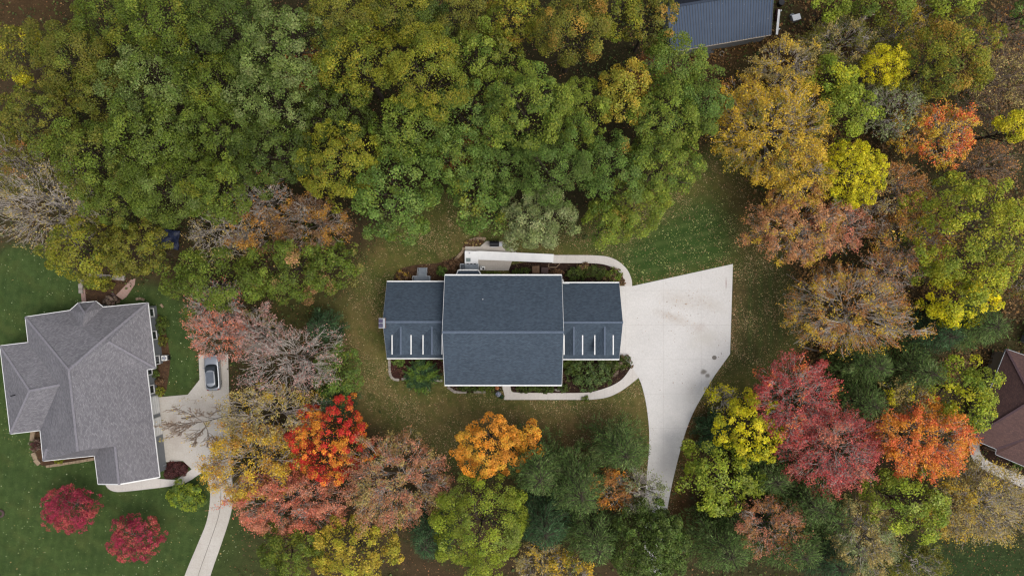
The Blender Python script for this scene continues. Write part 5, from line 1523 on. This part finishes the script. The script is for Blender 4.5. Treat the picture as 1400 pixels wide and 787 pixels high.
# --- east of the driveway
T(988, 546, 21, 18, 'fine', 'yellow', 'small yellow tree at the lower corner of the wide driveway', 4.5, dens=.5)
T(1028, 586, 44, 44, 'oak', 'yellow', 'bright yellow tree left of the crimson one', 11, 'lime', .25, leaf=.22, clump=.7, name='maple_tree')
T(990, 660, 54, 52, 'oak', 'lime', 'light green tree just east of the lower driveway', 9.5, 'paleline', .25, leaf=.25)
T(1088, 545, 58, 52, 'fine', 'crimson', 'crimson tree east of the yellow one, upper of two touching crimson crowns', 12, 'flame', .12, dens=.8)
T(1138, 615, 66, 58, 'fine', 'crimson', 'crimson tree left of the orange one, lower of two touching crimson crowns', 13, 'salmon', .25, dens=.8)
T(980, 594, 28, 30, 'pine', 'bluepine', 'dark pine behind the left side of the bright yellow tree', 4.5)
T(1070, 612, 26, 30, 'pine', 'bluepine', 'dark pine between the bright yellow tree and the crimson ones', 8)
T(1056, 655, 40, 34, 'pine', 'pine', 'green pine right of the light green tree, below the bright yellow one', 10)
T(1112, 690, 52, 46, 'pine', 'pine', 'dark green pine just below the lower crimson crown', 12)
T(1090, 752, 60, 42, 'pine', 'pine', 'wide green pine at the bottom edge below the rusty pink tree', 12)
T(1140, 708, 44, 42, 'pine', 'pine', 'green pine left of the straw coloured feathery tree, upper of two', 11)
T(1140, 770, 46, 36, 'pine', 'bluepine', 'dark pine on the bottom edge left of the straw coloured feathery tree', 10)
T(1000, 712, 34, 26, 'pine', 'pine', 'small green pine directly below the light green tree', 7)
T(992, 752, 58, 44, 'pine', 'pine', 'dark green pine at the bottom edge right of the driveway end', 12)
T(1056, 722, 50, 38, 'fine', 'rustpink', 'rusty pink thin tree among the dark pines east of the driveway', 10, 'rust', .4, dens=.75)
T(1184, 738, 42, 54, 'fine', 'tan', 'pale straw coloured feathery tree at the bottom edge, left of the lime one', 12, 'sage', .4, dens=1.1)
T(1243, 692, 56, 48, 'oak', 'lime', 'glossy lime green tree below the orange red one', 13, 'paleline', .3, leaf=.27)
T(1262, 602, 66, 50, 'fine', 'flame', 'orange red tree just west of the brown roofed house', 13, 'orange', .4, dens=1.6, leaf=.2, name='maple_tree')
T(1352, 690, 66, 56, 'fine', 'tan', 'wide grey tan thin tree below the brown roofed house', 11, 'gold', .2, dens=.55)
T(1300, 690, 30, 44, 'fine', 'gold', 'golden brown tree between the lime tree and the grey tan one', 9, 'tan', .3, dens=.9)
T(1255, 770, 40, 24, 'fine', 'olive', 'low olive yellow tree on the bottom edge right of the straw coloured one', 6, 'ygreen', .4)
T(1325, 538, 40, 52, 'oak', 'lime', 'yellow green tree touching the brown roof of the east house', 13, 'yellow', .3, leaf=.25)
T(1192, 500, 46, 34, 'pine', 'pine', 'green pine below the rusty brown dome', 11)
T(1186, 552, 44, 40, 'pine', 'pine', 'green pine between the crimson crowns and the orange red tree', 11)
T(1262, 508, 46, 42, 'pine', 'pine', 'dark green pine left of the yellow green tree by the brown roof', 12)
T(1345, 445, 52, 40, 'pine', 'pine', 'dark green pine north of the brown roofed house, by the right edge', 12)
T(1288, 458, 44, 34, 'pine', 'bluepine', 'dark pine below the tall yellow bottomed green tree', 11)
T(1240, 545, 32, 26, 'fine', 'tan', 'pale gold small tree above the orange red one', 9, 'yellow', .25)
T(1172, 424, 84, 60, 'fine', 'rust', 'big rusty brown dome of a tree with grey twigs at its heart', 12, 'gold', .5, dens=.5, spray=1.4)
T(1335, 318, 76, 86, 'oak', 'lemon', 'tall green tree with yellow tips, largest one by the right edge', 18, 'bright', .45, leaf=.27)
T(1312, 414, 46, 34, 'oak', 'yellow', 'yellow tree directly below the tall green one by the right edge', 12, 'lime', .4, leaf=.26)
T(1165, 238, 44, 44, 'ball', 'yellow', 'vivid yellow ball shaped tree below the yellow green one', 13, 'lime', .12, clump=.42, name='maple_tree')
T(1092, 312, 66, 44, 'fine', 'tanorange', 'rusty pink thin tree below the golden one, left of the yellow ball', 11, 'gold', .3, dens=1.0)
T(1150, 312, 36, 34, 'fine', 'rustpink', 'small pink tinged tree right under the yellow ball', 9, 'salmon', .4, dens=.6)
T(1062, 180, 74, 66, 'fine', 'gold', 'wide golden tree on the edge of the clearing east of the green wood', 14, 'olive', .2, dens=1.3)
T(1090, 240, 44, 38, 'fine', 'gold', 'golden brown tree between the wide golden one and the yellow ball', 12, 'rust', .3, dens=1.0)
T(1138, 110, 30, 32, 'oak', 'lime', 'small bright yellow green tree, upper of a pair near the shed clearing', 12, 'yellow', .35, leaf=.25)
T(1156, 152, 36, 40, 'oak', 'lime', 'yellow green tree, lower of a pair near the shed clearing', 13, 'bright', .5, leaf=.25)
T(1205, 94, 30, 28, 'ball', 'yellow', 'small yellow round tree right of the yellow green pair', 12, 'olive', .2)
T(1300, 76, 60, 58, 'oak', 'ygreen', 'large green tree with an orange top in the upper right', 16, 'dullorange', .28)
T(1222, 150, 48, 38, 'bare', 'sage', 'grey green leafless tree below the large orange topped one', 11, dens=5.0, leaf=.22)
T(1286, 186, 38, 40, 'fine', 'flame', 'orange red feathery tree in the upper right below the orange topped one', 12, 'gold', .5, dens=1.2, leaf=.2)
T(1246, 178, 28, 30, 'fine', 'gold', 'small golden tree at the left of the orange red feathery one', 10, 'rust', .3)
T(1382, 176, 32, 20, 'oak', 'yellow', 'yellow tree at the right edge right of the orange red feathery one', 12, 'lime', .3, leaf=.24)
T(1076, 90, 44, 33, 'fine', 'tan', 'thin golden and grey tree just south-east of the shed', 10, 'gold', .5, dens=.8)
T(1010, 132, 28, 24, 'fine', 'gold', 'small rusty gold tree between the green wood and the wide golden one', 8, 'rust', .5, dens=1.2)
T(1136, 12, 22, 22, 'oak', 'lime', 'small lime tree at the top edge right of the metal box', 10, 'bright', .4, leaf=.24)
T(1200, 8, 48, 22, 'oak', 'bright', 'green tree on the top edge above the dull olive one', 13, 'ygreen', .35, leaf=.25)
T(1292, 4, 40, 22, 'oak', 'lime', 'lime green tree on the top edge above the large orange topped one', 14, 'mid', .4, leaf=.25)
T(1152, 58, 52, 36, 'fine', 'olive', 'dull olive thin tree east of the shed clearing', 10, 'tan', .3, dens=.8)
T(1238, 32, 36, 32, 'fine', 'olive', 'olive gold thin tree left of the large orange topped one', 11, 'gold', .4, dens=.9)
T(1392, 18, 20, 22, 'oak', 'fresh', 'small green tree cut by the top right corner', 12, leaf=.24)
T(1225, 262, 44, 40, 'fine', 'rust', 'brown tree right of the yellow ball', 11, 'tan', .4, dens=.85)
T(1242, 330, 54, 44, 'fine', 'rust', 'brown tree left of the tall green one by the right edge', 11, 'gold', .35, dens=.7)
T(1192, 296, 32, 26, 'bare', 'tan', 'silvery leafless tree tucked under the right side of the yellow ball', 9, dens=.4)
T(1218, 372, 40, 30, 'bare', 'rustpink', 'leafless brown tree above the rusty brown dome', 10, dens=1.2)
T(1378, 105, 44, 40, 'bare', 'tan', 'bare brown tree on the right edge right of the orange topped one', 11, twig='browntwig', dens=3.0)
T(1352, 225, 44, 30, 'bare', 'rust', 'bare grey brown tree on the right edge above the tall green one', 10, twig='browntwig', dens=1.5)
T(1338, 145, 34, 32, 'bare', 'rust', 'dark bare tree right of the orange red feathery one', 9, twig='browntwig', dens=.4)
T(1372, 45, 40, 34, 'bare', 'rust', 'bare brown tree near the top right corner', 10, twig='browntwig', dens=.8)
T(1395, 375, 30, 34, 'fine', 'olive', 'olive brown tree on the right edge below the tall green one', 10, 'rust', .3)
# --- west lawn
T(92, 697, 38, 30, 'ball', 'berry', 'berry red small tree on the west lawn, the left one of two', 5.5, 'crimson', .25, leaf=.15, clump=.33, name='maple_tree')
T(180, 738, 35, 29, 'ball', 'berry', 'berry red small tree on the west lawn, the lower right one of two', 5.5, 'crimson', .4, leaf=.15, clump=.33, name='maple_tree')
T(256, 676, 26, 18, 'shrub', 'lime', 'fresh green shrub at the south walk of the grey house', 2.8, 'fresh', .5, leaf=.2, dens=1.5)
# --- garden plants
sg = 'garden shrubs round the houses'
T(577, 514, 24, 24, 'arch', 'bluepine', 'arching dark green shrub in the front bed of the west wing', 2.2, 'fresh', .5, group=sg)
T(804, 511, 30, 21, 'shrub', 'pine', 'large soft grey green shrub in the front bed of the east wing', 2.0, 'dark', .3, group=sg, clump=.55, leaf=.2)
T(783, 500, 14, 12, 'shrub', 'dark', 'dark green shrub in the corner of main block and east wing', 1.4, group=sg)
T(770, 530, 8, 6, 'shrub', 'dark', 'little dark shrub beside the pale flat rock', .8, group=sg)
T(838, 500, 13, 12, 'shrub', 'dark', 'dull green shrub right of the large soft one', 1.2, 'browntwig', .3, group=sg)
T(855, 495, 10, 10, 'shrub', 'dark', 'brown flowering shrub at the driveway corner of the front bed', .9, 'deadleaf', .3, group=sg)
T(800, 544, 5, 4, 'shrub', 'mid', 'tiny plant growing over the edge of the front walk', .4, group=sg)
T(720, 531, 14, 6, 'shrub', 'dark', 'low dark green shrub below the main gutter, nearest the front door', .8, group=sg)
T(745, 532, 12, 6, 'shrub', 'dark', 'low dark green shrub below the main gutter, next to the rock', .8, group=sg)
T(640, 531, 14, 5, 'shrub', 'dark', 'low dark green shrub above the straight pinkish stone border', .8, group=sg)
T(665, 530, 12, 5, 'shrub', 'mid', 'low green shrub left of the flower pots', .8, group=sg)
T(545, 495, 9, 6, 'shrub', 'fresh', 'green shrub at the gutter in the west end of the front bed', .9, group=sg)
T(557, 508, 12, 8, 'shrub', 'deadleaf', 'purple brown low shrub left of the arching dark one', .7, 'maroon', .4, group=sg)
T(787, 375, 15, 9, 'shrub', 'dark', 'dark green shrub at the inner corner of the north bed', 1.0, group=sg)
T(815, 372, 16, 9, 'shrub', 'dark', 'dark green shrub in the middle of the north bed', 1.0, 'maroon', .15, group=sg)
T(838, 376, 12, 10, 'shrub', 'mid', 'green shrub at the curve of the north bed', 1.0, 'deadleaf', .25, group=sg)
T(800, 365, 12, 5, 'shrub', 'deadleaf', 'brownish low shrub along the garden walk', .6, 'tan', .3, group=sg)
T(849, 385, 6, 6, 'shrub', 'deadleaf', 'small brown shrub where the garden walk meets the driveway', .7, group=sg)
T(675, 374.5, 12, 4, 'shrub', 'mid', 'low green shrub at the foot of the north wall beside the patio', .7, group=sg)
T(712, 371, 12, 5, 'shrub', 'dark', 'low dark shrub left of the wooden crates', .7, group=sg)
T(762, 372, 8, 6, 'shrub', 'deadleaf', 'brown low shrub right of the wooden crates', .6, group=sg)
T(551, 377, 10, 7, 'shrub', 'deadleaf', 'rusty shrub left of the grey wooden steps', 1.0, 'gold', .3, group=sg)
T(604, 370, 8, 6, 'shrub', 'fresh', 'green shrub right of the grey wooden steps', .9, group=sg)
T(618, 363, 12, 8, 'shrub', 'deadleaf', 'brown shrub left of the white ramp landing', .8, group=sg)
T(646, 331.5, 10, 4, 'shrub', 'deadleaf', 'low brown shrub inside the ragged stone border by the grill', .5, 'tan', .4, group=sg)
T(143, 388, 14, 9, 'shrub', 'ygreen', 'yellowish shrub inside the bed north of the grey house', 1.4, 'olive', .4, group=sg)
T(122, 388, 8, 8, 'shrub', 'mid', 'green shrub inside the stone curve north of the grey house', 1.1, 'sage', .3, group=sg)
T(152, 412, 10, 7, 'shrub', 'browntwig', 'dark brown shrub at the north corner of the grey house', 1.3, group=sg)
T(50, 608, 8, 8, 'shrub', 'maroon', 'purple brown bush at the west wall of the grey house', 1.3, 'browntwig', .6, group=sg)
T(80, 630, 7, 3, 'shrub', 'ygreen', 'little yellow shrub at the south wall of the grey house', .5, group=sg)
T(218, 535, 7, 6, 'shrub', 'ygreen', 'round yellow green shrub at the driveway corner of the grey house', 1.0, group=sg)
T(221, 444, 9, 12, 'shrub', 'dark', 'dark green shrub by the upper windows of the grey house', 1.2, 'mid', .4, group=sg)
T(222, 466, 8, 7, 'shrub', 'olive', 'olive shrub above the square white air conditioner', 1.0, group=sg)
T(210, 510, 9, 9, 'shrub', 'dark', 'dark green shrub below the square white air conditioner', 1.2, group=sg)
T(217, 522, 7, 6, 'shrub', 'deadleaf', 'brown shrub above the round yellow green one', .8, group=sg)
T(240, 642, 15, 10, 'shrub', 'maroon', 'dark red brown low shrub in the mulch beside the neighbour driveway', .7, 'maroon', .5, group=sg)
T(1349, 610, 7, 6, 'shrub', 'deadleaf', 'reddish shrub at the corner of the brown roofed house', .8, group=sg)
T(1393, 634, 10, 7, 'shrub', 'fresh', 'green shrub in the bed of the brown roofed house', .8, group=sg)

# ---------------------------------------------------------------- undergrowth and fallen leaves (nobody could count them)
def scatter(name, n, dens_fn, pal, size, z, lim, seed, flat=1.4, weights=None, kind='stuff', m='litter'):
    r = np.random.default_rng(seed)
    px = r.uniform(lim[0], lim[1], n * 4); py = r.uniform(lim[2], lim[3], n * 4)
    keep = r.random(n * 4) < dens_fn(px, py)
    px, py = px[keep][:n], py[keep][:n]
    k = len(px)
    P = np.stack([(px - 700) / 10, (393.5 - py) / 10, np.full(k, 0.0)], 1)
    P[:, 2] = z * (0.4 + r.random(k))
    Nn = np.array([0, 0, flat]) + r.normal(size=(k, 3)) * 0.5
    V_, F_ = leaf_quads(r, P, Nn, size * np.exp(r.normal(size=k) * 0.35), 0.75)
    cc = lin(pal)[r.choice(len(pal), k, p=weights)] * np.exp(r.normal(size=(k, 1)) * 0.2)
    return tag(link(name, np_mesh(name, V_, F_, cc), M[m]), kind=kind)
def mask_fn(arr):
    def f(px, py):
        x, y = (px - 700) / 10, (393.5 - py) / 10
        i = np.clip(((x + 78) / STEP).astype(int) + 4, 0, arr.shape[1] - 1); j = np.clip(((y + 45) / STEP).astype(int) + 4, 0, arr.shape[0] - 1)
        return arr[j, i]
    return f
forest = np.clip(1 - left_lawn - mid - strip, 0, 1)
patchy = (n8 * 0.7 + n3 * 0.5).clip(0, 1)
paved = np.zeros(GX.shape)
for poly in (drive, walk_n, walk_s, drive2, walk2): paved = np.maximum(paved, inpoly(PX, PY, poly))
scatter('fallen_leaves', 62000, mask_fn((0.1 * mid + 0.9 * mid * patchy ** 2) * (1 - paved) * (1 - 0.75 * ne)), [(158, 136, 98), (132, 110, 74), (112, 92, 64), (164, 148, 114), (142, 106, 84), (104, 104, 62)], 0.09, 0.03, (440, 1110, 190, 700), 1)
scatter('fallen_leaves', 34000, mask_fn(forest * (1 - paved)), [(106, 80, 52), (88, 66, 46), (124, 96, 62), (70, 54, 40), (130, 88, 58)], 0.15, 0.05, (-40, 1440, -30, 810), 2)
scatter('fallen_leaves', 1700, mask_fn(left_lawn * (0.3 + 0.7 * n8 * n3) * (1 - paved)), [(140, 150, 112), (160, 164, 128), (112, 124, 80), (148, 130, 86)], 0.11, 0.03, (-40, 330, 335, 810), 3)
scatter('fallen_leaves', 1500, mask_fn(ne * n3), [(150, 150, 96), (120, 128, 72)], 0.12, 0.03, (750, 1010, 250, 400), 4)
edge = blur(inpoly(PX, PY, drive).astype(float), 3) * (1 - paved)
scatter('fallen_leaves', 9000, mask_fn(np.clip(edge * 1.6, 0, 1) * (PX > 880) * np.clip(n3 + .3, 0, 1)), [(150, 112, 84), (124, 92, 66), (108, 84, 62), (166, 130, 104)], 0.10, 0.03, (860, 1030, 340, 760), 8)
scatter('fallen_leaves', 500, lambda px, py: np.clip(1 - np.hypot((px - 935) / 55, (py - 428) / 45), 0, 1), [(150, 122, 92), (120, 96, 72), (168, 140, 110)], 0.10, 0.075, (860, 1000, 370, 540), 6)
scatter('fallen_leaves', 260, lambda px, py: np.where(inpoly(px, py, drive), 1.0, 0.0), [(140, 112, 84), (110, 88, 66)], 0.09, 0.075, (860, 1000, 370, 690), 7)
for i_, (pal_, lim_, msk_) in enumerate((
    ([(70, 84, 38), (84, 92, 44), (60, 70, 34)], (-40, 1440, -30, 810), forest * n8),
    ([(110, 84, 50), (96, 80, 48), (128, 96, 56)], (940, 1440, -30, 520), forest * (1 - n8)))):
    sc_o = scatter('undergrowth', 26000, mask_fn(msk_ * (1 - paved)), pal_, 0.26, 0.5, lim_, 30 + i_, 0.8, m='leaf')

print('foliage faces', NT)
